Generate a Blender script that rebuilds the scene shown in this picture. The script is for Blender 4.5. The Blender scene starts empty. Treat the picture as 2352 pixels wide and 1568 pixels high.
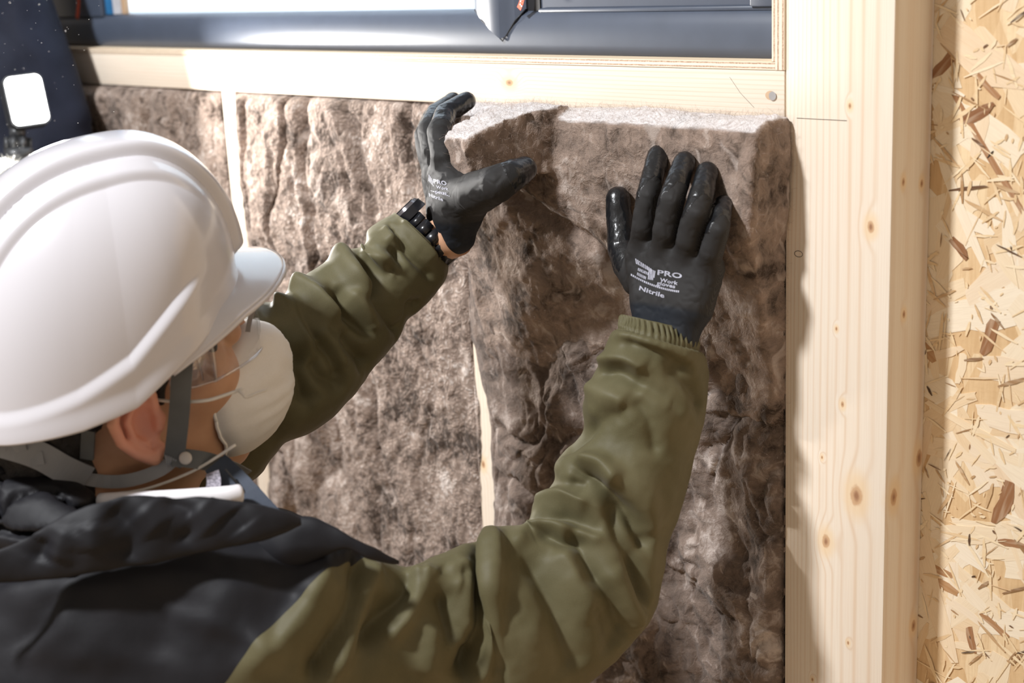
import bpy, bmesh, math, random
import numpy as np
from mathutils import Vector, Matrix
from mathutils.bvhtree import BVHTree

scene = bpy.context.scene
COL = scene.collection
random.seed(7)
RNG = np.random.default_rng(11)

# ------------------------------------------------------------------ camera
YAW, PITCH, ROLL = math.radians(46.786), math.radians(14.42), math.radians(-2.6147)
CAM = np.array([0.757064, -1.043952, 0.142802])
FPX, IW, IH = 3387.36, 2352.0, 1568.0
_f = np.array([-math.sin(YAW)*math.cos(PITCH), math.cos(YAW)*math.cos(PITCH), -math.sin(PITCH)])
_r = np.cross(_f, [0, 0, 1.0]); _r /= np.linalg.norm(_r)
_u = np.cross(_r, _f)
CR = math.cos(ROLL)*_r + math.sin(ROLL)*_u
CU = -math.sin(ROLL)*_r + math.cos(ROLL)*_u
CF = _f
cd = bpy.data.cameras.new('camera')
cam = bpy.data.objects.new('camera', cd)
COL.objects.link(cam)
cam.matrix_world = Matrix(((CR[0], CU[0], -CF[0], CAM[0]), (CR[1], CU[1], -CF[1], CAM[1]),
                           (CR[2], CU[2], -CF[2], CAM[2]), (0, 0, 0, 1)))
cd.sensor_width = 36.0
cd.lens = FPX/IW*36.0
cd.clip_start = 0.02
cd.dof.use_dof = True
cd.dof.focus_distance = 1.36
cd.dof.aperture_fstop = 5.0
scene.camera = cam
scene.cycles.transparent_max_bounces = 24

def U(px, py, d):
    """point seen at that pixel, d metres along the view axis"""
    return CAM + CR*((px-IW/2)/FPX*d) + CU*((IH/2-py)/FPX*d) + CF*d
def UY(px, py, y):
    """point seen at that pixel on the plane Y = y"""
    v = U(px, py, 1.0)-CAM
    return CAM + v*((y-CAM[1])/v[1])
def UX(px, py, x):
    v = U(px, py, 1.0)-CAM
    return CAM + v*((x-CAM[0])/v[0])
def DEP(p):
    return float((np.asarray(p)-CAM) @ CF)

# ------------------------------------------------------------------ light
scene.view_settings.view_transform = 'Standard'
scene.view_settings.look = 'None'
scene.view_settings.exposure = 0.0
scene.view_settings.gamma = 1.0
scene.view_settings.use_curve_mapping = False
world = bpy.data.worlds.new('world'); scene.world = world
world.use_nodes = True
bg = world.node_tree.nodes['Background']
bg.inputs['Color'].default_value = (1.0, 0.87, 0.74, 1)
bg.inputs['Strength'].default_value = 0.36

def area(name, loc, target, size, power, color, sy=None):
    ld = bpy.data.lights.new(name, 'AREA'); ld.size = size; ld.energy = power; ld.color = color
    if sy: ld.shape = 'RECTANGLE'; ld.size_y = sy
    o = bpy.data.objects.new(name, ld); COL.objects.link(o)
    o.location = loc
    o.rotation_euler = (Vector(target)-Vector(loc)).to_track_quat('-Z', 'Y').to_euler()
    return o
# the site's work lamp: above and behind the worker's left shoulder
area('work_lamp_light', (-0.64, -1.9, 1.75), (-0.15, 0, -0.15), 0.20, 95, (0.95, 0.97, 1.0))
# overcast daylight outside the window
area('daylight', (-0.6, 1.3, 0.75), (-0.6, 0.05, 0.3), 1.6, 55, (0.80, 0.90, 1.0), 1.0)

# ------------------------------------------------------------------ helpers
def new_obj(name, me, mat=None, parent=None, label=None, cat=None, group=None, kind=None, smooth=False):
    o = bpy.data.objects.new(name, me); COL.objects.link(o)
    if mat is not None: me.materials.append(mat)
    if parent is not None: o.parent = parent
    tag(o, label, cat, group, kind)
    if smooth: me.shade_smooth()
    return o
def tag(o, label=None, cat=None, group=None, kind=None):
    if label: o['label'] = label
    if cat: o['category'] = cat
    if group: o['group'] = group
    if kind: o['kind'] = kind
    return o
def empty(name, loc=(0, 0, 0), label=None, cat=None, group=None, kind=None):
    o = bpy.data.objects.new(name, None); COL.objects.link(o); o.empty_display_size = 0.02
    o.location = loc
    return tag(o, label, cat, group, kind)
def keep(o, parent):
    """parent without moving (parents are unrotated empties)"""
    o.parent = parent
    o.matrix_parent_inverse = Matrix.Translation(-Vector(parent.location))
    return o
def mesh_np(name, V, F):
    me = bpy.data.meshes.new(name)
    me.from_pydata([tuple(v) for v in V] if not isinstance(V, np.ndarray) else V.tolist(), [], F if isinstance(F, list) else F.tolist())
    me.update()
    return me
def box_bm(bm, lo, hi):
    lo, hi = Vector(lo), Vector(hi)
    m = Matrix.Translation((lo+hi)/2) @ Matrix.Diagonal(((hi-lo).x, (hi-lo).y, (hi-lo).z, 1))
    return bmesh.ops.create_cube(bm, size=1, matrix=m)['verts']
def box(name, lo, hi, mat, bevel=0.0, seg=2, **kw):
    bm = bmesh.new(); box_bm(bm, lo, hi)
    if bevel: bmesh.ops.bevel(bm, geom=bm.edges[:], offset=bevel, segments=seg, affect='EDGES', profile=0.5)
    me = bpy.data.meshes.new(name); bm.to_mesh(me); bm.free()
    o = new_obj(name, me, mat, **kw)
    if bevel: me.shade_smooth(); me.set_sharp_from_angle(angle=math.radians(40))
    return o
def prism(name, poly, axis, a, b, mat, bevel=0.0, **kw):
    """polygon (2D, other two axes in order) extruded along axis from a to b"""
    def P(p, t):
        q = list(p); q.insert(axis, t); return q
    bm = bmesh.new()
    v0 = [bm.verts.new(P(p, a)) for p in poly]; v1 = [bm.verts.new(P(p, b)) for p in poly]
    bm.faces.new(v0); bm.faces.new(v1[::-1])
    n = len(poly)
    for i in range(n): bm.faces.new((v0[i], v1[i], v1[(i+1) % n], v0[(i+1) % n]))
    bmesh.ops.recalc_face_normals(bm, faces=bm.faces[:])
    if bevel: bmesh.ops.bevel(bm, geom=bm.edges[:], offset=bevel, segments=2, affect='EDGES', profile=0.5)
    me = bpy.data.meshes.new(name); bm.to_mesh(me); bm.free()
    o = new_obj(name, me, mat, **kw)
    if bevel: me.shade_smooth(); me.set_sharp_from_angle(angle=math.radians(35))
    return o

# ---- numpy noise
def _hash(ix, iy, iz, seed):
    h = (ix*374761393 + iy*668265263 + iz*2147483647 + seed*974711) & 0xFFFFFFFF
    h = ((h ^ (h >> 13))*1274126177) & 0xFFFFFFFF
    h = ((h ^ (h >> 16))*2246822519) & 0xFFFFFFFF
    return ((h ^ (h >> 15)) & 0xFFFFFF)/float(0xFFFFFF)
def vnoise(P, seed=0):
    P = np.asarray(P, float); I = np.floor(P).astype(np.int64); f = P-I
    f = f*f*f*(f*(f*6-15)+10)
    r = 0
    for dx in (0, 1):
        wx = f[:, 0] if dx else 1-f[:, 0]
        for dy in (0, 1):
            wy = f[:, 1] if dy else 1-f[:, 1]
            for dz in (0, 1):
                wz = f[:, 2] if dz else 1-f[:, 2]
                r = r + wx*wy*wz*_hash(I[:, 0]+dx, I[:, 1]+dy, I[:, 2]+dz, seed)
    return r*2-1
def fbm(P, seed=0, octv=4, gain=0.5):
    P = np.asarray(P, float); a, s, t = 1.0, 0.0, 0.0
    for o in range(octv):
        s = s+a*vnoise(P*(2.03**o), seed+o*17); t += a; a *= gain
    return s/t
def sstep(a, b, x):
    t = np.clip((x-a)/(b-a), 0, 1); return t*t*(3-2*t)

# ---- signed distance modelling, meshed by surface nets
def d_cap(P, a, b, ra, rb):
    a, b = np.asarray(a, float), np.asarray(b, float); ab = b-a
    t = np.clip(((P-a) @ ab)/max(ab @ ab, 1e-12), 0, 1)
    return np.linalg.norm(P-a-t[:, None]*ab, axis=1)-(ra+(rb-ra)*t)
def d_ell(P, c, ax, r):
    """ellipsoid: centre, three axes (rows), radii"""
    q = (P-np.asarray(c)) @ np.asarray(ax).T
    r = np.asarray(r, float)
    k0 = np.linalg.norm(q/r, axis=1); k1 = np.linalg.norm(q/(r*r), axis=1)
    return k0*(k0-1)/np.maximum(k1, 1e-9)
def smin(a, b, k):
    h = np.clip(0.5+0.5*(b-a)/k, 0, 1)
    return b*(1-h)+a*h-k*h*(1-h)
def chain(P, pts, rad):
    d = None
    for i in range(len(pts)-1):
        e = d_cap(P, pts[i], pts[i+1], rad[i], rad[i+1])
        d = e if d is None else np.minimum(d, e)
    return d
def nets(fn, lo, hi, h, c=4):
    """surface of fn = 0; sampled coarsely first, finely only near the surface"""
    lo, hi = np.asarray(lo, float), np.asarray(hi, float)
    nc = np.ceil((hi-lo)/(h*c)).astype(int)+1
    g = np.stack(np.meshgrid(*[lo[i]+h*c*np.arange(nc[i]+1) for i in range(3)], indexing='ij'), -1)
    Sc = fn(g.reshape(-1, 3)).reshape(nc+1)
    mn = None; an = None
    for i in (0, 1):
        for j in (0, 1):
            for k in (0, 1):
                q = np.abs(Sc[i:nc[0]+i, j:nc[1]+j, k:nc[2]+k]); sg = Sc[i:nc[0]+i, j:nc[1]+j, k:nc[2]+k] < 0
                mn = q if mn is None else np.minimum(mn, q); an = sg.astype(int) if an is None else an+sg
    actc = (mn < 1.5*c*h) | ((an > 0) & (an < 8))
    S = Sc[:-1, :-1, :-1].repeat(c, 0).repeat(c, 1).repeat(c, 2)
    ci = np.argwhere(actc)*c
    off = np.stack(np.meshgrid(*[np.arange(c)]*3, indexing='ij'), -1).reshape(-1, 3)
    for blk in np.array_split(ci, max(1, len(ci)//3000)):
        I = (blk[:, None]+off[None]).reshape(-1, 3)
        S[I[:, 0], I[:, 1], I[:, 2]] = fn(lo+I*h)
    n = np.array(S.shape)
    ins = S < 0
    cells = np.zeros(n-1, int); acc = np.zeros(tuple(n-1)+(3,)); cnt = np.zeros(n-1)
    def sl(o): return tuple(slice(o[i], n[i]-1+o[i]) for i in range(3))
    for ax in range(3):
        o1, o2 = [(1, 2), (0, 2), (0, 1)][ax]
        for p in (0, 1):
            for q in (0, 1):
                a = [0, 0, 0]; a[o1] = p; a[o2] = q; b = list(a); b[ax] = 1
                sa, sb = S[sl(a)], S[sl(b)]; m = (sa < 0) != (sb < 0)
                t = np.where(m, sa/np.where(m, sa-sb, 1), 0)
                for c in range(3):
                    acc[..., c] += np.where(m, a[c]+(t if c == ax else 0), 0)
                cnt += m
    act = cnt > 0
    idx = -np.ones(n-1, int); idx[act] = np.arange(act.sum())
    V = (np.argwhere(act)+acc[act]/cnt[act][:, None])*h+lo
    F = []
    for ax in range(3):
        o1, o2 = [(1, 2), (2, 0), (0, 1)][ax]
        s0 = [slice(1, n[i]-1) for i in range(3)]; s0[ax] = slice(0, n[ax]-1)
        s1 = list(s0); s1[ax] = slice(1, n[ax])
        A, B = ins[tuple(s0)], ins[tuple(s1)]
        for flip in (0, 1):
            m = (A & ~B) if not flip else (~A & B)
            I = np.argwhere(m)
            off = np.ones(3, int); off[ax] = 0
            I = I+off
            e1 = np.zeros(3, int); e1[o1] = 1; e2 = np.zeros(3, int); e2[o2] = 1
            q = [I-e1-e2, I-e2, I, I-e1]
            q = np.stack([idx[x[:, 0], x[:, 1], x[:, 2]] for x in q], 1)
            F.append(q if not flip else q[:, ::-1])
    return V, np.concatenate(F)
def vnorm(V, F):
    N = np.zeros_like(V); F = np.asarray(F)
    n = np.cross(V[F[:, 2]]-V[F[:, 0]], V[F[:, 3]]-V[F[:, 1]])
    for k in range(4): np.add.at(N, F[:, k], n)
    return N/np.maximum(np.linalg.norm(N, axis=1), 1e-12)[:, None]
def relax(V, F, it=1, w=0.5):
    F = np.asarray(F)
    for _ in range(it):
        s = np.zeros_like(V); c = np.zeros(len(V))
        for k in range(4):
            a, b = F[:, k], F[:, (k+1) % 4]
            np.add.at(s, a, V[b]); np.add.at(s, b, V[a]); np.add.at(c, a, 1); np.add.at(c, b, 1)
        V = V+(s/np.maximum(c, 1)[:, None]-V)*w
    return V
def vattr(me, name, data):
    a = me.attributes.new(name, 'FLOAT', 'POINT'); a.data.foreach_set('value', np.asarray(data, np.float32))
def tube(name, pts, rad, mat, n=8, cap=True, **kw):
    """round tube along points"""
    pts = [np.asarray(p, float) for p in pts]
    rad = [rad]*len(pts) if np.isscalar(rad) else rad
    V, F = [], []
    up = None
    for i, p in enumerate(pts):
        t = pts[min(i+1, len(pts)-1)]-pts[max(i-1, 0)]; t = t/np.linalg.norm(t)
        if up is None:
            up = np.cross(t, [0.3, 0.2, 1]); up /= np.linalg.norm(up)
        up = up-t*(up @ t); up /= np.linalg.norm(up); w = np.cross(t, up)
        for k in range(n):
            a = 2*math.pi*k/n; V.append(p+(up*math.cos(a)+w*math.sin(a))*rad[i])
    m = len(pts)
    for i in range(m-1):
        for k in range(n): F.append((i*n+k, i*n+(k+1) % n, (i+1)*n+(k+1) % n, (i+1)*n+k))
    if cap: F.append(tuple(range(n))[::-1]); F.append(tuple((m-1)*n+k for k in range(n)))
    return new_obj(name, mesh_np(name, np.array(V), F), mat, smooth=True, **kw)
def spline(pts, n):
    """Catmull-Rom through rows of pts"""
    P = np.asarray(pts, float); m = len(P)
    out = []
    for t in np.linspace(0, m-1, n):
        i = min(int(t), m-2); f = t-i
        p0, p1, p2, p3 = P[max(i-1, 0)], P[i], P[i+1], P[min(i+2, m-1)]
        out.append(0.5*((2*p1)+(-p0+p2)*f+(2*p0-5*p1+4*p2-p3)*f*f+(-p0+3*p1-3*p2+p3)*f**3))
    return np.array(out)
def ribbon(name, pts, nrm, width, thick, mat, **kw):
    """flat strap along points; nrm = outward normals"""
    pts = [np.asarray(p, float) for p in pts]; V, F = [], []
    m = len(pts)
    for i, p in enumerate(pts):
        t = pts[min(i+1, m-1)]-pts[max(i-1, 0)]; t = t/np.linalg.norm(t)
        nn = np.asarray(nrm[i], float); nn = nn-t*(nn @ t); nn /= np.linalg.norm(nn); s = np.cross(t, nn)
        w = width if np.isscalar(width) else width[i]
        for a, b in ((-1, 0), (1, 0), (1, 1), (-1, 1)): V.append(p+s*w/2*a+nn*thick*b)
    for i in range(m-1):
        for k in range(4): F.append((i*4+k, (i+1)*4+k, (i+1)*4+(k+1) % 4, i*4+(k+1) % 4))
    F.append((0, 1, 2, 3)); F.append((m*4-1, m*4-2, m*4-3, m*4-4))
    o = new_obj(name, mesh_np(name, np.array(V), F), mat, **kw)
    bm = bmesh.new(); bm.from_mesh(o.data); bmesh.ops.recalc_face_normals(bm, faces=bm.faces[:]); bm.to_mesh(o.data); bm.free()
    return o

# ------------------------------------------------------------------ materials
class NT:
    def __init__(self, name):
        self.m = bpy.data.materials.new(name); self.m.use_nodes = True
        self.t = self.m.node_tree; self.b = self.t.nodes['Principled BSDF']
        self.out = self.t.nodes['Material Output']
    def n(self, typ, ins=None, **props):
        nd = self.t.nodes.new(typ)
        for k, v in props.items(): setattr(nd, k, v)
        for k, v in (ins or {}).items(): self.set(nd.inputs[k], v)
        return nd
    def set(self, sock, v):
        if isinstance(v, bpy.types.NodeSocket): self.t.links.new(v, sock)
        elif isinstance(v, bpy.types.Node): self.t.links.new(v.outputs[0], sock)
        else: sock.default_value = v
    def math(self, op, a, b=0.0, c=0.0, clamp=False):
        nd = self.t.nodes.new('ShaderNodeMath'); nd.operation = op; nd.use_clamp = clamp
        for i, v in enumerate((a, b, c)): self.set(nd.inputs[i], v)
        return nd.outputs[0]
    def vmath(self, op, a, b=None, out=0):
        nd = self.t.nodes.new('ShaderNodeVectorMath'); nd.operation = op
        self.set(nd.inputs[0], a)
        if b is not None: self.set(nd.inputs[1], b)
        return nd.outputs[out]
    def coord(self, which='Object'):
        return self.n('ShaderNodeTexCoord').outputs[which]
    def map(self, v, scale=(1, 1, 1), loc=(0, 0, 0), rot=(0, 0, 0)):
        return self.n('ShaderNodeMapping', {'Vector': v, 'Scale': scale, 'Location': loc, 'Rotation': rot}).outputs[0]
    def noise(self, v, scale, detail=3, rough=0.55, dist=0.0, color=False):
        nd = self.n('ShaderNodeTexNoise', {'Vector': v, 'Scale': scale, 'Detail': detail, 'Roughness': rough, 'Distortion': dist})
        return nd.outputs['Color' if color else 'Fac']
    def ramp(self, f, stops, interp='LINEAR'):
        nd = self.t.nodes.new('ShaderNodeValToRGB'); nd.color_ramp.interpolation = interp
        el = nd.color_ramp.elements
        while len(el) < len(stops): el.new(0.5)
        for e, (p, c) in zip(el, stops):
            e.position = p; e.color = (c, c, c, 1) if np.isscalar(c) else (*c, 1)
        self.set(nd.inputs[0], f)
        return nd.outputs[0]
    def mix(self, f, a, b, mode='MIX'):
        nd = self.t.nodes.new('ShaderNodeMix'); nd.data_type = 'RGBA'; nd.blend_type = mode
        def s(k, v): self.set(k, (*v, 1) if isinstance(v, tuple) and len(v) == 3 else v)
        self.set(nd.inputs[0], f); s(nd.inputs[6], a); s(nd.inputs[7], b)
        return nd.outputs[2]
    def range(self, v, a, b, c=0.0, d=1.0, smooth=True):
        nd = self.n('ShaderNodeMapRange', {0: v, 1: a, 2: b, 3: c, 4: d})
        if smooth: nd.interpolation_type = 'SMOOTHSTEP'
        return nd.outputs[0]
    def bump(self, h, strength=0.3, dist=0.002, prev=None):
        ins = {'Strength': strength, 'Distance': dist, 'Height': h}
        if prev is not None: ins['Normal'] = prev
        return self.n('ShaderNodeBump', ins).outputs[0]
    def done(self, color=None, rough=None, normal=None, **kw):
        if color is not None: self.set(self.b.inputs['Base Color'], (*color, 1) if isinstance(color, tuple) and len(color) == 3 else color)
        if rough is not None: self.set(self.b.inputs['Roughness'], rough)
        if normal is not None: self.set(self.b.inputs['Normal'], normal)
        for k, v in kw.items(): self.set(self.b.inputs[k.replace('_', ' ')], v)
        return self.m
def plain(name, color, rough=0.5, var=0.12, scale=40, bump=0.0, **kw):
    t = NT(name); c = t.coord()
    n = t.noise(c, scale, 4)
    lo = tuple(x*(1-var) for x in color); hi = tuple(min(1, x*(1+var)) for x in color)
    col = t.mix(t.range(n, 0.3, 0.7), lo, hi)
    nm = t.bump(t.noise(c, scale*6, 3), bump, 0.001) if bump else None
    return t.done(col, rough, nm, **kw)

def spruce(name, along, knots=(), uni=0.0045, post=False, base=((0.845, 0.75, 0.63), (0.73, 0.555, 0.40))):
    """pale softwood; along = axis of the grain; knots = (x, y, z, r, darkness)"""
    t = NT(name); c = t.coord()
    sep = t.n('ShaderNodeSeparateXYZ', {0: c})
    X, Y, Z = sep.outputs
    if along == 2: u = t.math('ADD', X, t.math('MULTIPLY', Y, 1.3)); st = (1, 1, 0.06)
    else: u = t.math('ADD', Z, t.math('MULTIPLY', Y, 1.3)); st = (0.06, 1, 1)
    ms = t.map(c, st)
    warp = t.math('MULTIPLY', t.math('SUBTRACT', t.noise(ms, 16, 2), 0.5), 0.022)
    u = t.math('ADD', u, warp)
    dmin = None
    for k in knots:
        v = t.vmath('SUBTRACT', c, tuple(k[:3]))
        v = t.vmath('MULTIPLY', v, tuple((0.62 if i == along else 1.0)/k[3] for i in range(3)))
        L = t.vmath('LENGTH', v, out=1)
        dmin = L if dmin is None else t.math('MINIMUM', dmin, L)
    if dmin is not None:
        dn = t.math('ADD', dmin, t.math('MULTIPLY', t.math('SUBTRACT', t.noise(c, 160, 2), 0.5), 0.5))
        u = t.math('ADD', u, t.range(dmin, 0.0, 5.0, 0.012, 0.0))
    if post:
        ph = t.math('DIVIDE', -8.4, t.math('ADD', u, 0.06))
    else:
        ph = t.math('MULTIPLY', u, 2*math.pi/uni)
    s = t.math('MULTIPLY_ADD', t.math('SINE', ph), 0.5, 0.5)
    line = t.math('POWER', s, 5.0)
    fibre = t.noise(t.map(c, tuple(0.012 if i == along else 1.0 for i in range(3))), 900, 2)
    broad = t.noise(ms, 22, 3)
    col = t.mix(t.math('MULTIPLY', line, t.range(broad, 0.3, 0.75, 0.25, 0.85)), base[0], base[1])
    col = t.mix(t.range(fibre, 0.35, 0.75, 0.0, 0.22), col, (0.66, 0.49, 0.34))
    col = t.mix(t.range(broad, 0.45, 0.8, 0.0, 0.22), col, (0.78, 0.585, 0.41))
    if dmin is not None:
        halo = t.range(dn, 1.1, 3.2, 0.75, 0.0)
        col = t.mix(halo, col, (0.83, 0.63, 0.40))
        col = t.mix(t.range(dn, 0.75, 1.15, 1.0, 0.0), col, (0.62, 0.40, 0.235))
        col = t.mix(t.range(dn, 0.1, 0.75, 0.9, 0.0), col, (0.33, 0.165, 0.09))
    nm = t.bump(t.math('ADD', fibre, t.math('MULTIPLY', line, 0.5)), 0.12, 0.0006)
    return t.done(col, 0.62, nm, Specular_IOR_Level=0.25)

def wool(name, dark=(0.060, 0.040, 0.029), mid=(0.235, 0.165, 0.125), light=(0.62, 0.53, 0.475), waffle=0.0, stretch=(1, 1, 1)):
    """brown mineral wool: matted clumps, pale wisps, dark hollows; cut faces are paler"""
    t = NT(name); c = t.coord()
    def warped(scale, amt):
        d = t.vmath('SUBTRACT', t.noise(c, scale, 2, color=True), (0.5, 0.5, 0.5))
        return t.vmath('ADD', c, t.vmath('MULTIPLY', d, (amt, amt, amt)))
    w = warped(13, 0.10); w2 = warped(40, 0.02)
    ws = t.map(w, stretch)
    big = t.noise(ws, 17, 3, 0.55)
    med = t.noise(t.map(w2, stretch), 60, 4, 0.62, 0.6)
    vor = t.n('ShaderNodeTexVoronoi', {'Vector': w2, 'Scale': 215.0, 'Randomness': 0.9})
    peb = t.range(vor.outputs['Distance'], 0.05, 0.75, 1.0, 0.0)
    fib = t.noise(t.map(w, (1, 1, 0.16), rot=(0.3, 0.5, 0.2)), 620, 4, 0.7, 0.3)
    fib2 = t.noise(t.map(w, (0.16, 1, 1), rot=(0.1, 0.9, 0.5)), 620, 4, 0.7, 0.3)
    f = t.mix(t.range(t.noise(c, 22, 2), 0.44, 0.56), fib, fib2)
    h = t.math('ADD', t.math('MULTIPLY', t.math('SUBTRACT', big, 0.5), 1.25), t.math('MULTIPLY', t.math('SUBTRACT', med, 0.5), 0.80))
    h = t.math('ADD', h, t.math('MULTIPLY', t.math('SUBTRACT', f, 0.5), 0.28))
    h = t.math('ADD', h, t.math('MULTIPLY', t.math('SUBTRACT', peb, 0.5), 0.06+0.17*waffle))
    h = t.math('ADD', h, 0.5)
    col = t.ramp(h, [(0.22, dark), (0.42, mid), (0.58, tuple(x*1.38 for x in mid)), (0.86, light)])
    wisp = t.range(t.noise(t.map(w, (1, 1, 0.35), rot=(0.2, 0.4, 0.1)), 46, 2, 0.5, 0.8), 0.60, 0.72, 0.0, 0.55)
    col = t.mix(wisp, col, (0.58, 0.49, 0.435))
    top_mask = t.n('ShaderNodeAttribute', attribute_name='cut').outputs['Fac']
    col = t.mix(t.math('MULTIPLY', top_mask, t.range(f, 0.3, 0.6, 0.35, 1.0)), col, (0.72, 0.68, 0.67))
    nm = t.bump(t.math('ADD', t.math('ADD', t.math('MULTIPLY', peb, 0.35+0.9*waffle), t.math('MULTIPLY', f, 0.5)), t.math('MULTIPLY', t.noise(c, 900, 2, 0.6), 0.7)), 0.6, 0.0016)
    nm = t.bump(med, 0.45, 0.006, nm)
    t.done(col, 0.9, nm, Specular_IOR_Level=0.12)
    t.b.inputs['Sheen Weight'].default_value = 0.12
    t.b.inputs['Sheen Roughness'].default_value = 0.6
    return t.m

M = {}
# ------------------------------------------------------------------ structure: sheathing, posts, studs
SD = 0.0595                       # stud depth: sheathing plane behind the frame
FLOOR = -0.98
def kn(px, py, r, side=False):
    p = UX(px, py, 0.105) if side else UY(px, py, 0.0)
    return (p[0], p[1], p[2], r)
post_knots = [kn(2000, 521, .0034), kn(1967, 1138, .0062), kn(1897, 1243, .0042), kn(1935, 928, .0018), kn(1952, 243, .0016),
              kn(1888, 1050, .0011), kn(1948, 1476, .0013), kn(1866, 1560, .0012), kn(1921, 755, .0012),
              kn(2076, 722, .0022, 1), kn(2053, 1141, .0050, 1), kn(2111, 1052, .0050, 1), kn(2098, 1436, .0035, 1),
              kn(2075, 418, .0022, 1), kn(2117, 421, .0022, 1)]
M['post'] = spruce('spruce_post', 2, post_knots, post=True)
M['stud'] = spruce('spruce_stud', 2, [(-0.41, 0, -0.4, .003)], uni=0.006)
bk = [UY(1170, 190, 0), UY(620, 160, 0)]
M['beam'] = spruce('spruce_beam', 0, [(bk[0][0], 0, bk[0][2], .0035)], uni=0.0042)
M['floor'] = spruce('floor_ply', 0, [], uni=0.02, base=((0.62, 0.45, 0.28), (0.5, 0.33, 0.18)))

box('floor', (-3.2, -3.2, FLOOR-0.02), (2.2, 0.08, FLOOR), M['floor'], kind='structure')

def t_osb():
    t = NT('strand_board'); c = t.coord()
    v = t.n('ShaderNodeTexVoronoi', {'Vector': t.map(c, (1, 1, 0.35), rot=(0, 0.5, 0)), 'Scale': 55.0})
    col = t.ramp(t.math('FRACT', t.math('MULTIPLY', v.outputs['Color'], 3.0)), [(0, (0.62, 0.42, 0.22)), (0.5, (0.72, 0.52, 0.30)), (1, (0.80, 0.63, 0.40))])
    col = t.mix(t.range(t.noise(t.map(c, (1, 1, .1)), 300, 2), .4, .7, 0, .3), col, (0.5, 0.3, 0.14))
    return t.done(col, 0.6, t.bump(t.noise(c, 200, 3), 0.3, 0.001), Specular_IOR_Level=0.3)
def t_strand(name, stops):
    t = NT(name); c = t.coord()
    info = t.n('ShaderNodeObjectInfo').outputs['Random']
    at = t.n('ShaderNodeAttribute', attribute_name='tone').outputs['Fac']
    tone = t.math('FRACT', t.math('ADD', info, at))
    col = t.ramp(tone, stops)
    g = t.noise(t.map(c, (0.05, 1, 1)), 900, 3, 0.6)
    g2 = t.noise(t.map(c, (0.1, 1, 1)), 260, 2, 0.5)
    col = t.mix(t.range(g, .35, .75, 0, .28), col, t.mix(0.45, col, (0.42, 0.25, 0.12)))
    col = t.mix(t.range(g2, .45, .75, 0, .30), col, (0.86, 0.74, 0.55))
    return t.done(col, 0.5, t.bump(g, 0.25, 0.0006), Specular_IOR_Level=0.35)
M['osb'] = t_osb()
M['strand'] = t_strand('strand_pale', [(0, (0.72, 0.53, 0.32)), (.15, (0.80, 0.64, 0.43)), (.4, (0.82, 0.70, 0.52)), (.7, (0.85, 0.76, 0.61)), (.88, (0.77, 0.60, 0.41)), (1, (0.84, 0.70, 0.50))])
M['strand_brown'] = t_strand('strand_brown', [(0, (0.24, 0.105, 0.045)), (.5, (0.36, 0.18, 0.085)), (1, (0.46, 0.26, 0.12))])
M['strand_mix'] = t_strand('strand_chips', [(0, (0.03, 0.02, 0.015)), (.05, (0.16, 0.08, 0.04)), (.12, (0.42, 0.25, 0.12)), (.22, (0.68, 0.48, 0.27)), (.6, (0.80, 0.62, 0.38)), (1, (0.86, 0.73, 0.52))])

wr = box('wall_right', (0.06, SD, FLOOR), (0.95, SD+0.012, 0.62), M['osb'], kind='structure')
box('wall_back', (-2.3, SD, FLOOR), (0.06, SD+0.012, 0.045), M['osb'], kind='structure')

def strand_mesh(L, W, k=0):
    """ragged flat wood flake, long axis X, thin in Y"""
    n = 5
    top, bot = [], []
    for i in range(n):
        x = -L/2+L*i/(n-1)
        tap = 1.0 if 0 < i < n-1 else random.uniform(0.35, 0.95)
        c = W*0.12*math.sin(i*1.3+k)
        top.append((x+random.uniform(-.04, .04)*L, W/2*tap*random.uniform(.85, 1.05)+c)); bot.append((x+random.uniform(-.04, .04)*L, -W/2*tap*random.uniform(.85, 1.05)+c))
    rag = [(L/2*random.uniform(.94, 1.06), W*random.uniform(-.2, .2))]
    rag0 = [(-L/2*random.uniform(.94, 1.06), W*random.uniform(-.2, .2))]
    poly = bot+rag+top[::-1]+rag0
    m = len(poly)
    V = [(x, -0.0002, z) for x, z in poly]+[(x*1.0, 0.0012, z*1.0) for x, z in poly]
    F = [tuple(range(m))]+[(i, i+m, (i+1) % m+m, (i+1) % m) for i in range(m)]
    me = mesh_np('wood_strand', V, F)
    bm = bmesh.new(); bm.from_mesh(me); bmesh.ops.recalc_face_normals(bm, faces=bm.faces[:]); bm.to_mesh(me); bm.free()
    return me
def put_strand(me, x, z, ang, h, mat):
    o = bpy.data.objects.new('wood_strand', me); COL.objects.link(o)
    o.parent = wr
    o.location = (x, SD-h*.45, z); o.rotation_euler = (random.uniform(-.004, .004), ang, random.uniform(-.003, .003))
    if not me.materials: me.materials.append(mat)
    return o
big = [strand_mesh(random.uniform(.06, .12), random.uniform(.016, .040), k) for k in range(14)]
med_ = [strand_mesh(random.uniform(.025, .065), random.uniform(.0045, .013), k) for k in range(18)]
brn = [strand_mesh(random.uniform(.018, .05), random.uniform(.004, .011), k) for k in range(6)]
def near(k):        # most of them where the board is seen, thinning out to the right
    return (random.uniform(0.095, 0.27) if random.random() < 0.8 else random.uniform(0.27, 0.6)), random.uniform(-0.62, 0.22)
def away():         # mostly not along the post: strands lie in every direction
    return random.uniform(0, math.pi)
for k in range(168):
    x, z = near(k); put_strand(big[k % 14], x, z, away(), random.uniform(.0001, .0007), M['strand'])
for k in range(96):
    x, z = near(k); put_strand(med_[k % 18], x, z, away(), random.uniform(.0006, .0013), M['strand'])
for k in range(22):
    x, z = near(k); put_strand(brn[k % 6], x, z, away(), random.uniform(.0010, .0015), M['strand_brown'])
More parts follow.
